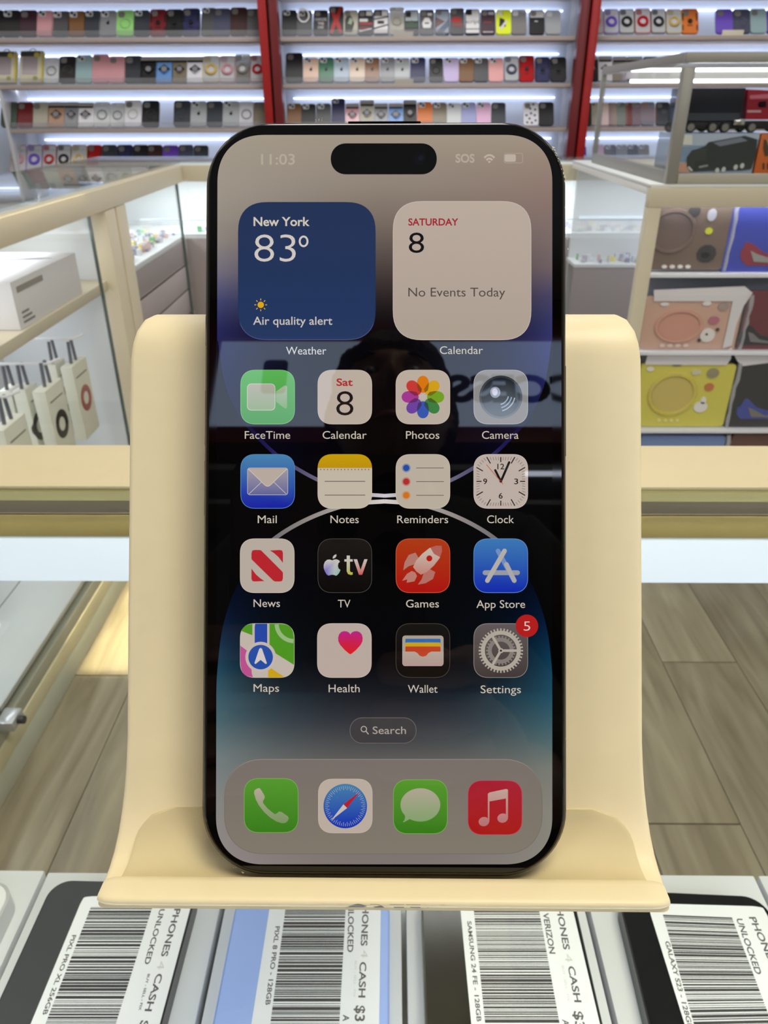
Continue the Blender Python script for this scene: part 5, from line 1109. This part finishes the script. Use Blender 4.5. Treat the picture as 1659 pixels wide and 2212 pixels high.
def tablet(px0, px1, py0, py1, body, ringc, charms, label, waves=None, head=None, rings=None):
    """a bagged tablet case measured on its own plane"""
    A = atY(px0, py0, YT); B = atY(px1, py1, YT); x0, x1, z1, z0 = A.x, B.x, A.z, B.z
    t = thing('tablet_case', ((x0+x1)/2, YT, z0), label, 'tablet case', 'tablet cases in clear bags')
    mb_ = mat('tablet_'+label.split()[0]+label.split()[1], body, 0.4)
    q = MB(); q.prism(rrect(x1-x0, z1-z0, 0.010, 5, (x0+x1)/2, (z0+z1)/2), lambda x, y, k: (x, YT+0.010-0.014*k, y), smooth=True); q.build('case_body', mb_, t)
    def pt(px, py): p = atY(px, py, YT-0.006); return p.x, p.z
    if ringc:
        for (cx_, cy_, rx, f_) in rings:
            c = pt(cx_, cy_); r_ = pt(cx_+rx, cy_)[0]-c[0]
            q = MB(); q.disc((c[0], YT-0.0042, c[1]), (1,0,0), (0,0,1), r_*0.80, r_*0.80*f_, 0.0022, 28); q.build('hand_pad', mat('pad_'+label.split()[0], ringc, 0.45), t)
            q = MB(); q.torus((c[0], YT-0.005, c[1]), (1,0,0), (0,0,f_), r_*0.9, r_*0.10, 30, 6); q.build('pad_ring', mat('padring_'+label.split()[0], mixc(ringc, body, 0.4), 0.4), t)
    for (cx_, cy_, r1, r2, c, sides) in charms:
        p = pt(cx_, cy_); a = pt(cx_+r1, cy_)[0]-p[0]; b = a*r2/r1
        q = MB(); q.disc((p[0], YT-0.0043, p[1]), (1,0,0), (0,0,1), a, b, 0.0035, sides); q.build('charm', mat('charm_%d_%d_%d' % c, c, 0.4), t)
    if waves:
        for kk, (c, pts) in enumerate(waves):
            q = MB(); q.prism([pt(*p) for p in pts][::-1], lambda x, y, k: (x, YT-0.0043-0.0014*k-0.0015*kk, y)); q.build('colour_panel', mat('wave_%d_%d_%d' % c, c, 0.35), t)
    if head:
        q = MB(); hp = [pt(*p) for p in head]; q.prism(hp[::-1], lambda x, y, k: (x, YT-0.0070-0.002*k, y)); q.build('bag_header', M_bagw, t)
    # bag: slightly crumpled clear sheet in front
    random.seed(int(px0)+int(py0)); n = 9; x0b, x1b, z0b, z1b = x0-0.001, x1+0.010, z0-0.002, z1+0.004; v = []; f = []
    for j in range(n+1):
        for i in range(n+1): v.append((x0b+(x1b-x0b)*i/n+random.uniform(-.001, .001), YT-0.0095-random.uniform(0, .003), z0b+(z1b-z0b)*j/n))
    for j in range(n):
        for i in range(n): a = j*(n+1)+i; f.append((a, a+1, a+n+2, a+n+1))
    q = MB(); q.add(v, f, 0, True); q.build('clear_bag', mat('bag_film', (226,230,238), 0.12, alpha=0.07), t)
    # gathered white side edge of the bag
    q = MB(); random.seed(int(px1)); pts = [(x1b-0.002+random.uniform(-.002, .003), YT-0.006, z0b+(z1b-z0b)*i/8) for i in range(9)]; q.tube(pts, [0.0045+random.uniform(-.0015, .002) for _ in pts], 6); q.build('bag_edge', M_bag, t)
    return t
WHT=(232,230,230)
tablet(1416,1556,440,582,(112,92,78),(104,84,76),[(1500,457,13,12,(40,32,34),12),(1538,464,10,13,(176,178,190),10),(1531,499,8,7,(208,212,30),14),(1526,548,21,19,(34,28,32),10),(1522,551,10,7,(226,204,170),10)]+[(1435+17*k,576,6,4,WHT,8) for k in range(4)],
  'brown bagged tablet case with round pad and yellow dot', rings=[(1452,500,52,0.9)])
tablet(1585,1730,440,588,(38,56,170),None,[],'blue bagged tablet case with red and grey wave', waves=[((136,24,48),[(1612,523),(1625,526),(1650,545),(1700,565),(1700,574),(1612,574),(1600,560),(1600,545)]),((146,146,142),[(1621,541),(1636,549),(1700,570),(1628,565)])])
tablet(1398,1590,640,753,(206,168,150),(206,150,132),[(1436,657,10,4,WHT,8),(1527,655,10,5,WHT,8),(1563,662,12,9,(164,148,140),12),(1542,692,12,9,(184,110,130),12),(1528,724,16,15,(226,222,220),16),(1510,735,4,4,(60,50,50),8),(1550,712,4,4,(60,50,50),8),(1526,722,3,3,(60,60,60),6)]+[(1430+17*k,746,6,4,(226,206,196),8) for k in range(4)],
  'pink bagged tablet case with round pad and small charms', rings=[(1466,705,54,0.68)], head=[(1412,626),(1608,618),(1625,632),(1606,660),(1590,700),(1580,745),(1560,752),(1572,700),(1582,650),(1412,650)])
tablet(1612,1745,628,755,(104,22,34),None,[],'dark red bagged tablet case with black and grey wave', waves=[((30,26,34),[(1617,702),(1624,704),(1640,722),(1700,740),(1700,745),(1600,745),(1592,735),(1600,722)]),((120,116,116),[(1616,717),(1626,720),(1640,733),(1700,745),(1620,738)])])
tablet(1386,1560,786,920,(214,206,78),(204,186,96),[(1405,797,8,5,WHT,8),(1504,804,11,6,(206,204,180),8),(1540,806,13,11,(150,142,110),12),(1532,836,10,9,(196,116,56),12),(1513,879,15,12,WHT,14),(1519,865,6,8,WHT,10),(1462,788,12,3,(60,56,30),6)]+[(1424+13*k,908,4,3,(232,228,150),8) for k in range(4)],
  'yellow bagged tablet case with round pad and orange dot', rings=[(1452,852,54,0.92)], head=[(1400,760),(1560,762),(1580,750),(1578,775),(1568,788),(1393,787)])
tablet(1595,1750,775,922,(26,24,24),None,[],'black bagged tablet case with blue and grey wave', waves=[((52,70,160),[(1610,861),(1618,863),(1634,880),(1700,900),(1700,905),(1600,905),(1591,895),(1593,880),(1600,878)]),((120,116,106),[(1616,880),(1628,885),(1650,897),(1700,903),(1622,900)])], head=[(1583,762),(1700,762),(1700,778),(1604,790),(1592,780)])
tablet(1384,1540,941,1060,(112,140,196),None,[],'pale blue bagged tablet case just above the counter edge'); tablet(1582,1750,938,1060,(96,52,34),None,[],'rust brown bagged tablet case just above the counter edge')

clutter('trinkets', XR0+0.03, XR1-0.08, YR1-0.13, YR1-0.04, CAB_Z+0.0004, 120, 6, 'pale packets heaped on the shelf inside the right cabinet', 'packets')
# ------------------------------------------------------------------ the glass show box on the cabinet
gb = thing('glass_show_box', (1.0, 2.3, 1.0), 'aluminium framed glass show box standing on the right cabinet', 'showcase')
M_fr = mat('grey_aluminium_frame', (150,148,142), 0.45, 0.4)
GX0 = atY(1438, 390, YR0+0.015).x; ZG0, ZG1 = 1.0, atY(1457, 112, YR0+0.01).z; GY0, GY1 = YR0+0.006, 2.72; GX1 = XR1
bt = 0.024; HG = atY(1500, 135, YR0+0.01).z
bx('corner_post', (GX0-0.002, GX0+bt, GY0, GY0+bt, ZG0, ZG1-0.030), M_fr, gb, 0.002); bx('front_rail', (GX0-0.002, GX1, GY0, GY0+0.020, HG, ZG1), M_fr, gb, 0.002); bx('side_rail', (GX0-0.002, GX0+0.016, GY0+0.0205, GY1, HG, ZG1), M_fr, gb, 0.002)
bx('bottom_rail', (GX0-0.002, GX0+0.020, GY0+bt+0.0005, GY1, ZG0, ZG0+0.028), M_fr, gb, 0.002); bx('bottom_rail', (GX0+bt+0.001, GX1, GY0, GY0+0.016, ZG0, ZG0+0.022), mat('greige_base_rail', (172,168,156), 0.5), gb, 0.002)
bx('corner_post', (GX0-0.002, GX0+0.012, GY1-0.014, GY1, ZG0+0.029, HG-0.001), M_fr, gb, 0.001); bx('rear_rail', (GX0+0.017, GX1, GY1-0.014, GY1, HG, ZG1), M_fr, gb, 0.002)
bx('glass_pane', (GX0+0.002, GX0+0.006, GY0+bt+0.001, GY1-0.015, ZG0+0.0285, HG-0.001), M_glass2, gb); bx('glass_pane', (GX0+bt+0.001, GX1, GY0+0.004, GY0+0.008, ZG0+0.0225, HG-0.001), M_glass2, gb)
bx('glass_top', (GX0, GX1, GY0+0.021, GY1-0.015, ZG1-0.006, ZG1-0.001), M_glass2, gb)
bx('base_board', (GX0+0.021, GX1, GY0+0.018, GY1, ZG0, ZG0+0.010), mat('greige_base_board', (190,186,172), 0.5), gb)
for py, Y in ((151, 2.50), (175, 2.50)):
    p = atY(1500, py, Y); q = MB(); q.tube([(GX0+0.03, Y, p.z), (GX1-0.01, Y, p.z)], 0.0042, 10); q.build('tube_light', mat('tube_light_white', (250,250,255), 0.5, emit=(250,252,255), es=5.0), gb)
pz = atY(1500, 163, 2.53).z; bx('light_rail', (GX0+0.02, GX1, 2.520, 2.535, pz-0.008, pz+0.008), M_fr, gb)
# cartons and toy lorries inside
YC = GY0+0.10
def pa(px, py, Y=YC): p = atY(px, py, Y); return p.x, p.z
zc0 = ZG0+0.0103; cx0, zc1 = pa(1398, 288); cx1, _ = pa(1642, 288)
t = thing('toy_carton', ((cx0+cx1)/2, YC+0.05, zc0), 'blue and orange toy carton printed with a black lorry, in the show box', 'carton')
cx0 = max(cx0, GX0+0.03)
bx('carton_body', (cx0, cx1, YC, YC+0.11, zc0, zc1), mat('carton_pale_blue', (150,166,190), 0.5), t, 0.001)
def flat(name, pts, m, parent, d, Y=YC):
    q = MB(); l = [pa(*p, Y) for p in pts]; q.prism(l[::-1], lambda x, y, k: (x, Y-0.0002-d*0.0005-0.0004*k, y)); return q.build(name, m, parent)
C_ = lambda c: mat('carton_%d_%d_%d' % c, c, 0.5)
flat('printed_panel', [(1448,289),(1640,289),(1640,300),(1540,316),(1448,318)], C_((176,188,210)), t, 0); flat('printed_panel', [(1445,318),(1560,312),(1500,345),(1445,350)], C_((120,146,178)), t, 1)
flat('printed_panel', [(1440,352),(1500,352),(1500,372),(1440,372)], C_((196,150,130)), t, 2); flat('white_sticker', [(1454,291),(1495,291),(1495,313),(1454,313)], C_((222,222,216)), t, 3)
flat('printed_lorry', [(1483,340),(1494,325),(1522,316),(1530,307),(1608,293),(1635,301),(1632,335),(1622,365),(1600,368),(1530,369),(1490,371),(1483,360)], C_((44,50,48)), t, 4)
flat('printed_lorry_roof', [(1539,308),(1600,296),(1614,304),(1554,316)], C_((118,124,140)), t, 5); flat('printed_lorry_bumper', [(1484,361),(1488,359),(1496,368),(1492,370)], C_((196,198,200)), t, 5); flat('printed_lorry_grille', [(1508,359),(1528,355),(1529,359),(1510,363)], C_((140,144,142)), t, 5)
for cx_, cy_ in ((1588,361),(1602,358),(1562,366),(1548,368)):
    c = pa(cx_, cy_); q = MB(); q.disc((c[0], YC-0.0030, c[1]), (1,0,0), (0,0,1), 0.0052, 0.0062, 0.0006, 12); q.build('printed_wheel', C_((190,194,196)), t)
x0, z1 = pa(1646, 290); x1, _ = pa(1735, 290)
t2 = thing('toy_carton', ((x0+x1)/2, YC+0.05, zc0), 'bright orange toy carton with dark print at the right of the show box', 'carton'); bx('carton_body', (x0, x1, YC, YC+0.11, zc0, z1), mat('carton_orange', (196,98,34), 0.5), t2, 0.001)
flat('printed_flame', [(1650,300),(1656,304),(1662,322),(1660,336),(1652,338),(1645+3,320)], C_((80,60,30)), t2, 1); flat('printed_flame', [(1652,312),(1660,300),(1668,322),(1658,330)], C_((210,160,50)), t2, 0)
for px in (1652,1662): flat('printed_text', [(px-5,352),(px-1,352),(px-1,366),(px-5,366)], C_((60,40,30)), t2, 1)
# toy lorry
t = thing('toy_lorry', (1.05, YC+0.05, zc1), 'toy lorry with long black trailer and red cab on top of the carton', 'toy lorry')
Yf = YC+0.005
def pb(px, py): return pa(px, py, Yf)
M_tr = mat('black_trailer', (34,36,44), 0.6, spec=0.25); M_trs = mat('grey_trailer_band', (60,64,74), 0.55, spec=0.3); M_cabred = mat('red_cab', (158,14,36), 0.3, coat=0.3)
xa, zb_ = pb(1462, 262); xb, zt_ = pb(1612, 190)
bx('trailer', (xa, xb, Yf, Yf+0.075, zb_, zt_), M_tr, t, 0.002); z_ = pb(1500, 244)[1]; bx('trailer_band', (xa+0.003, xb-0.003, Yf-0.0008, Yf-0.0001, zb_+0.001, z_), M_trs, t)
xc, zc_ = pb(1616, 266); xd, ze = pb(1690, 192); bx('chassis', (xa+0.004, xd, Yf+0.006, Yf+0.069, zc1+0.008, zb_-0.0005), mat('black_chassis', (18,16,18), 0.5), t, 0.001)
q = MB(); q.prism([pb(*p) for p in [(1611,258),(1617,193),(1645,194),(1700,198),(1700,258)]][::-1], lambda x, y, k: (x, Yf+(0.073 if k == 0 else 0.001), y)); q.build('cab', M_cabred, t)
q = MB(); q.prism([pb(*p) for p in [(1637,226),(1640,220),(1655,218),(1655,232),(1640,232)]][::-1], lambda x, y, k: (x, Yf-0.0012*k+0.0008, y)); q.build('cab_window', mat('dark_window', (40,20,30), 0.1), t)
q = MB(); q.prism([pb(*p) for p in [(1620,206),(1659,203),(1700,204),(1700,212),(1620,214)]][::-1], lambda x, y, k: (x, Yf-0.0012*k+0.0008, y)); q.build('cab_stripe', mat('pink_stripe', (206,110,130), 0.3), t)
q = MB(); q.prism([pb(*p) for p in [(1614,238),(1644,238),(1644,243),(1614,243)]][::-1], lambda x, y, k: (x, Yf-0.0012*k+0.0008, y)); q.build('cab_lettering_strip', mat('pale_strip', (206,160,170), 0.4), t)
a, b = pb(1584, 269)[0], pb(1609, 259); bx('fuel_tank', (a, b[0], Yf-0.002, Yf+0.005, pb(1584, 270)[1], b[1]), mat('chrome_tank', (206,204,190), 0.2, 0.8), t, 0.001)
for px in (1467, 1492, 1539, 1566, 1624, 1690):
    c = pb(px, 275)
    rw = max(0.0068, c[1]-zc1); rw = c[1]-zc1-0.0003
    for s_, yy in ((0, Yf-0.001), (1, Yf+0.066)):
        q = MB(); q.disc((c[0], yy+0.009, c[1]), (1,0,0), (0,0,1), rw, rw, 0.009, 18); w_ = q.build('wheel', mat('toy_tyre', (20,20,22), 0.6), t)
        q = MB(); q.disc((c[0], yy-0.0003, c[1]), (1,0,0), (0,0,1), rw*0.68, rw*0.68, 0.0012, 16); q.build('hub', mat('chrome_hub', (200,198,190), 0.2, 0.8), w_)

# ------------------------------------------------------------------ behind the camera: lit sign, shelf, photographer (all mirrored in the phone's glass)
YW = RY0
sg = thing('shop_sign', (0.1, YW+0.10, 2.49), 'long backlit white shop sign in a dark red frame, high on the front wall', 'sign')
M_sign = mat('backlit_sign_face', (225,232,240), 0.5, emit=(188,212,250), es=2.7)
bx('lit_face', (-0.60, 1.30, YW+0.085, YW+0.10, 2.495, 2.882), M_sign, sg)
MRD = mat('sign_frame_red', (110,14,18), 0.5)
bx('frame_rail', (-0.66, 1.36, YW+0.0005, YW+0.12, 2.883, 2.965), MRD, sg, 0.003); bx('frame_rail', (-0.66, 1.36, YW+0.0005, YW+0.12, 2.43, 2.494), MRD, sg, 0.003)
bx('frame_rail', (-0.66, -0.601, YW+0.0005, YW+0.12, 2.4945, 2.8825), MRD, sg, 0.003); bx('frame_rail', (1.301, 1.36, YW+0.0005, YW+0.12, 2.4945, 2.8825), MRD, sg, 0.003)
q = MB(); text_on(q, 'ACCESS', (0.77, YW+0.1006, 2.607), (-1,0,0), (0,0,1), 0.58, 0.122, 0, 0.05)
q.v = [tuple(p) for p in q.v]; q.build('lettering', mat('sign_black', (14,14,16), 0.5), sg)
q = MB(); q.prism(rrect(0.085, 0.15, 0.018, 4, -0.40, 2.72), lambda x, y, k: (x, YW+0.1004+0.001*k, y)); q.build('phone_pictogram', mat('sign_slate', (60,72,92), 0.5), sg)
fs = thing('wall_shelf', (0, YW+0.1, 2.30), 'grey shelf with a light strip under the shop sign on the front wall', 'shelf')
bx('shelf_board', (-1.6, 1.6, YW+0.0005, YW+0.20, 2.270, 2.290), mat('shelf_grey', (120,126,130), 0.5), fs); [bx('led_strip', (a, b, YW+0.185, YW+0.195, 2.258, 2.2695), mat('front_led', (240,244,255), 0.5, emit=(226,234,255), es=9.0), fs) for a, b in ((0.40, 1.5), (-1.5, -0.60))]
bx('shelf_board', (-1.6, 1.6, YW+0.0005, YW+0.16, 2.175, 2.19), mat('shelf_grey', (120,126,130)), fs); bx('shelf_panel', (-1.6, 1.6, YW+0.0005, YW+0.01, 1.3, 2.17), mat('panel_dark_grey', (60,66,70), 0.6), fs)

def CW(x, y, z): return CAM + cr @ Vector((x, y, z))
CMM = frame4(CAM, cr.col[0], cr.col[1], cr.col[2])
ph2 = thing('smartphone', (0,0,0), 'dark brown smartphone with camera bar held up by the photographer', 'phone', mtx=CMM)
M_pbr = mat('dark_brown_phone', (46,24,16), 0.4)
q = MB(); q.prism(rrect(0.0775, 0.160, 0.011, 6, -0.0255, -0.0520), lambda x, y, k: (x, y, 0.0115-0.0070*k), smooth=True); q.build('body', M_pbr, ph2, local=True)
q = MB(); q.prism(rrect(0.0735, 0.044, 0.014, 6, -0.0255, 0.0035), lambda x, y, k: (x, y, 0.0044-0.0016*k), smooth=True); q.build('camera_bar', mat('brown_camera_bar', (58,28,16), 0.5), ph2, local=True)
for cx_, cy_ in ((0.0, 0.0128), (0.0, -0.0105), (-0.021, 0.001)):
    q = MB(); q.disc((cx_, cy_, 0.0028), (1,0,0), (0,1,0), 0.0082, 0.0082, -0.0008 if False else 0.0, 20)
    q = MB(); q.prism([(cx_+0.0080*cos(a*pi/12), cy_+0.0080*sin(a*pi/12)) for a in range(24)], lambda x, y, k: (x, y, 0.0028-0.0009*k), smooth=True); q.build('camera_lens', mat('lens_black', (4,4,6), 0.05), ph2, local=True)
q = MB(); q.prism(rrect(0.0735, 0.156, 0.009, 6, -0.0255, -0.0520), lambda x, y, k: (x, y, 0.0121-0.0005*k)); q.build('screen', M_bezel, ph2, local=True)

def skin(name, chains, m, parent, levels=2, root=0):
    """connected joints with radii, grown into one surface"""
    vs_ = []; es = []; rs = []; idx = {}
    for ch in chains:
        prev = None
        for key, p, r in ch:
            if key not in idx: idx[key] = len(vs_); vs_.append(tuple(p)); rs.append(r)
            if prev is not None: es.append((prev, idx[key]))
            prev = idx[key]
    me = bpy.data.meshes.new(name); me.from_pydata(vs_, es, []); me.materials.append(m)
    o = bpy.data.objects.new(name, me); COL.objects.link(o); o.parent = parent
    md = o.modifiers.new('skin', 'SKIN'); md.use_smooth_shade = True
    sv = me.skin_vertices[0].data
    for i, r in enumerate(rs): sv[i].radius = (r, r) if not isinstance(r, tuple) else r; sv[i].use_root = (i == root)
    sb = o.modifiers.new('sub', 'SUBSURF'); sb.levels = levels; sb.render_levels = levels
    return o
per = thing('person', (0,0,0), 'person in dark jacket holding up a phone to take the picture', 'person')
M_skin = mat('skin_tone', (112,78,62), 0.6); M_jk = mat('black_jacket', (20,20,23), 0.85); M_tr2 = mat('dark_trousers', (30,32,40), 0.85); M_hair = mat('dark_hair', (16,13,12), 0.8, bump=0.6, nscale=300)
V = Vector
def hand_pts(s):
    ex = -0.0643 if s < 0 else 0.0133
    return ex
wrL, wrR = CW(-0.098, -0.125, 0.075), CW(0.050, -0.130, 0.075)
paL, paR = CW(-0.088, -0.075, 0.030), CW(0.040, -0.085, 0.030)
body = [[('pelvis', V((0,-.70,.98)), (.145,.105)), ('waist', V((0,-.70,1.12)), (.13,.095)), ('chest', V((0,-.695,1.34)), (.155,.11)), ('upper', V((0,-.69,1.49)), (.12,.085)), ('neck', V((0,-.675,1.590)), .058), ('nape', V((0,-.662,1.66)), .060)]]
for s, n in ((-1, 'l'), (1, 'r')):
    w_, p_ = (wrL, paL) if s < 0 else (wrR, paR)
    body.append([('upper', 0, 0), ('sh'+n, V((s*.175,-.69,1.505)), .062), ('ua'+n, V((s*.235,-.62,1.37)), .048), ('el'+n, V((s*.255,-.46,1.19)), .040), ('fa'+n, V((s*.255,-.46,1.19)).lerp(w_, .4), .038), ('wr'+n, w_, .023), ('pa'+n, p_, (.030,.018))])
    body.append([('pelvis', 0, 0), ('hip'+n, V((s*.10,-.70,.90)), .085), ('kn'+n, V((s*.115,-.68,.50)), .058), ('an'+n, V((s*.12,-.71,.09)), .038), ('to'+n, V((s*.13,-.58,.035)), .032)])
bo = skin('body', body, M_skin, per)
def finger_set(s):
    ch = []; ex = -0.0643 if s < 0 else 0.0133
    for i, (y, ln_, r) in enumerate(((-0.046, .020, .0078), (-0.064, .023, .0082), (-0.082, .021, .0078), (-0.098, .016, .0068))):
        y -= 0.010 if s > 0 else 0
        ch.append([(f'f{i}a', CW(ex+s*.024, y-.004, .030), r+.002), (f'f{i}b', CW(ex+s*.0175, y, .012), r+.001), (f'f{i}c', CW(ex+s*.0095, y, -.0040), r), (f'f{i}d', CW(ex-s*ln_*.5, y+.001, -.0045), r*.95), (f'f{i}e', CW(ex-s*ln_, y+.001, -.0042), r*.85)])
    y = -.062
    ch.append([('ta', CW(ex+s*.026, y-.030, .040), .0120), ('tb', CW(ex+s*.018, y-.008, .034), .0105), ('tc', CW(ex+s*.004, y+.004, .0235), .0092), ('td', CW(ex-s*.014, y+.012, .0215), .0080)])
    return ch
for s in (-1, 1):
    for k, ch in enumerate(finger_set(s)): skin('thumb' if k == 4 else 'finger', [ch], M_skin, bo, 2)
jk = [[(k, p, tuple(x+.014 for x in r) if isinstance(r, tuple) else r+.014) for k, p, r in [('hem', V((0,-.70,.90)), (.150,.110))] + body[0][:4]] + [('collar', V((0,-.682,1.575)), .078)]]
for s, n in ((-1, 'l'), (1, 'r')):
    w_ = wrL if s < 0 else wrR; e_ = V((s*.255,-.46,1.19))
    jk.append([('upper', 0, 0), ('sh'+n, V((s*.175,-.69,1.505)), .078), ('ua'+n, V((s*.235,-.62,1.37)), .062), ('el'+n, e_, .054), ('fa'+n, e_.lerp(w_, .5), .046), ('cu'+n, e_.lerp(w_, .92), .034)])
skin('jacket', jk, M_jk, per)
tr_ = [[('pelvis', V((0,-.70,.985)), (.158,.118))]]
for s, n in ((-1, 'l'), (1, 'r')): tr_.append([('pelvis', 0, 0), ('hip'+n, V((s*.10,-.70,.90)), .098), ('kn'+n, V((s*.115,-.68,.50)), .075), ('an'+n, V((s*.12,-.71,.11)), .060)])
skin('trousers', tr_, M_tr2, per)
for s in (-1, 1): skin('shoe', [[('a', V((s*.12,-.735,.050)), .048), ('b', V((s*.125,-.66,.048)), .046), ('c', V((s*.132,-.57,.040)), .038)]], mat('black_shoe', (14,14,15), 0.4), per)
# head with features, hair, eyes, mouth
def ico(sub_): bm = bmesh.new(); bmesh.ops.create_icosphere(bm, subdivisions=sub_, radius=1.0); return bm
def put(bm, name, m, parent):
    me = bpy.data.meshes.new(name); bm.to_mesh(me); bm.free(); me.materials.append(m); me.polygons.foreach_set('use_smooth', [True]*len(me.polygons))
    o = bpy.data.objects.new(name, me); COL.objects.link(o); o.parent = parent; return o
HC = Vector((0, -.650, 1.738))
bumps = [((0,1,-.16), .024, .10, .17), ((0,1,.02), .012, .08, .20), ((.30,.93,.10), -.011, .14, .11), ((-.30,.93,.10), -.011, .14, .11), ((.28,.93,.28), .005, .22, .08), ((-.28,.93,.28), .005, .22, .08),
         ((0,.86,-.52), .004, .20, .05), ((0,.84,-.60), .004, .18, .05), ((0,.70,-.82), .012, .22, .16), ((1,-.08,-.05), .016, .11, .22), ((-1,-.08,-.05), .016, .11, .22), ((.12,.98,-.22), .006, .07, .07), ((-.12,.98,-.22), .006, .07, .07)]
bm = ico(5)
for v in bm.verts:
    d = v.co.copy(); x, y, z = d
    w = 0.077*(1-0.20*max(0, -z)**1.5); p = Vector((x*w, y*(0.098-0.010*max(0, -z)), z*0.116))
    k = 0
    for (bx_, by_, bz_), amp, sx_, sz_ in bumps:
        e = Vector((bx_, by_, bz_)).normalized(); h_ = math.atan2(x, y)-math.atan2(e.x, e.y); h_ = (h_+pi) % (2*pi)-pi
        k += amp*math.exp(-(h_/sx_)**2-((z-e.z)/sz_)**2)*(1 if abs(z) < 0.97 else 0)
    r_ = d.copy(); r_.z *= 0.3; p += r_.normalized()*k if r_.length > 1e-4 else Vector()
    v.co = p + HC
head = put(bm, 'head', M_skin, per)
bm = ico(5)
for v in bm.verts:
    x, y, z = v.co; t = 1+0.035*sin(9*x+4*z)*sin(11*y+3*z)+0.022*sin(37*x+5*z)*sin(29*y)*max(0, z+.3)
    p = Vector((x*0.089, y*0.110, z*0.128))*t
    if y > 0.05 and z < 0.36: p *= 0.80          # opened at the face
    if z < -0.30: p *= 0.82
    v.co = p + HC + Vector((0, -.006, .002))
hair = put(bm, 'hair', M_hair, per)
for s in (-1, 1):
    bm = bmesh.new(); bmesh.ops.create_uvsphere(bm, u_segments=16, v_segments=10, radius=0.0125); bmesh.ops.translate(bm, verts=bm.verts[:], vec=(s*.0285, -.5745, 1.750))
    e = put(bm, 'eye', mat('eye_white', (128,122,116), 0.2), head)
    bm = bmesh.new(); bmesh.ops.create_uvsphere(bm, u_segments=12, v_segments=8, radius=0.0062); bmesh.ops.translate(bm, verts=bm.verts[:], vec=(s*.0285, -.5675, 1.7475)); put(bm, 'iris', mat('iris_brown', (40,26,20), 0.2), head)
    q = MB(); q.tube([(s*.014,-.5590,1.7690), (s*.030,-.5575,1.7735), (s*.046,-.5680,1.7690)], [.0022,.0038,.0020], 8); q.build('eyebrow', M_hair, head)
q = MB(); q.tube([(-.023,-.5700,1.6720), (-.010,-.5610,1.6735), (0,-.5590,1.6725), (.010,-.5610,1.6735), (.023,-.5700,1.6720)], [.0018,.0045,.0050,.0045,.0018], 8); q.build('mouth', mat('lips', (140,78,70), 0.5), head)
for o_, k_ in ((head, 1.10), (hair, 1.16)): o_.scale = (k_, k_, 1.08 if o_ is head else 1.06); o_.location = (HC.x*(1-k_), HC.y*(1-k_), HC.z*(1-o_.scale[2])-0.010)
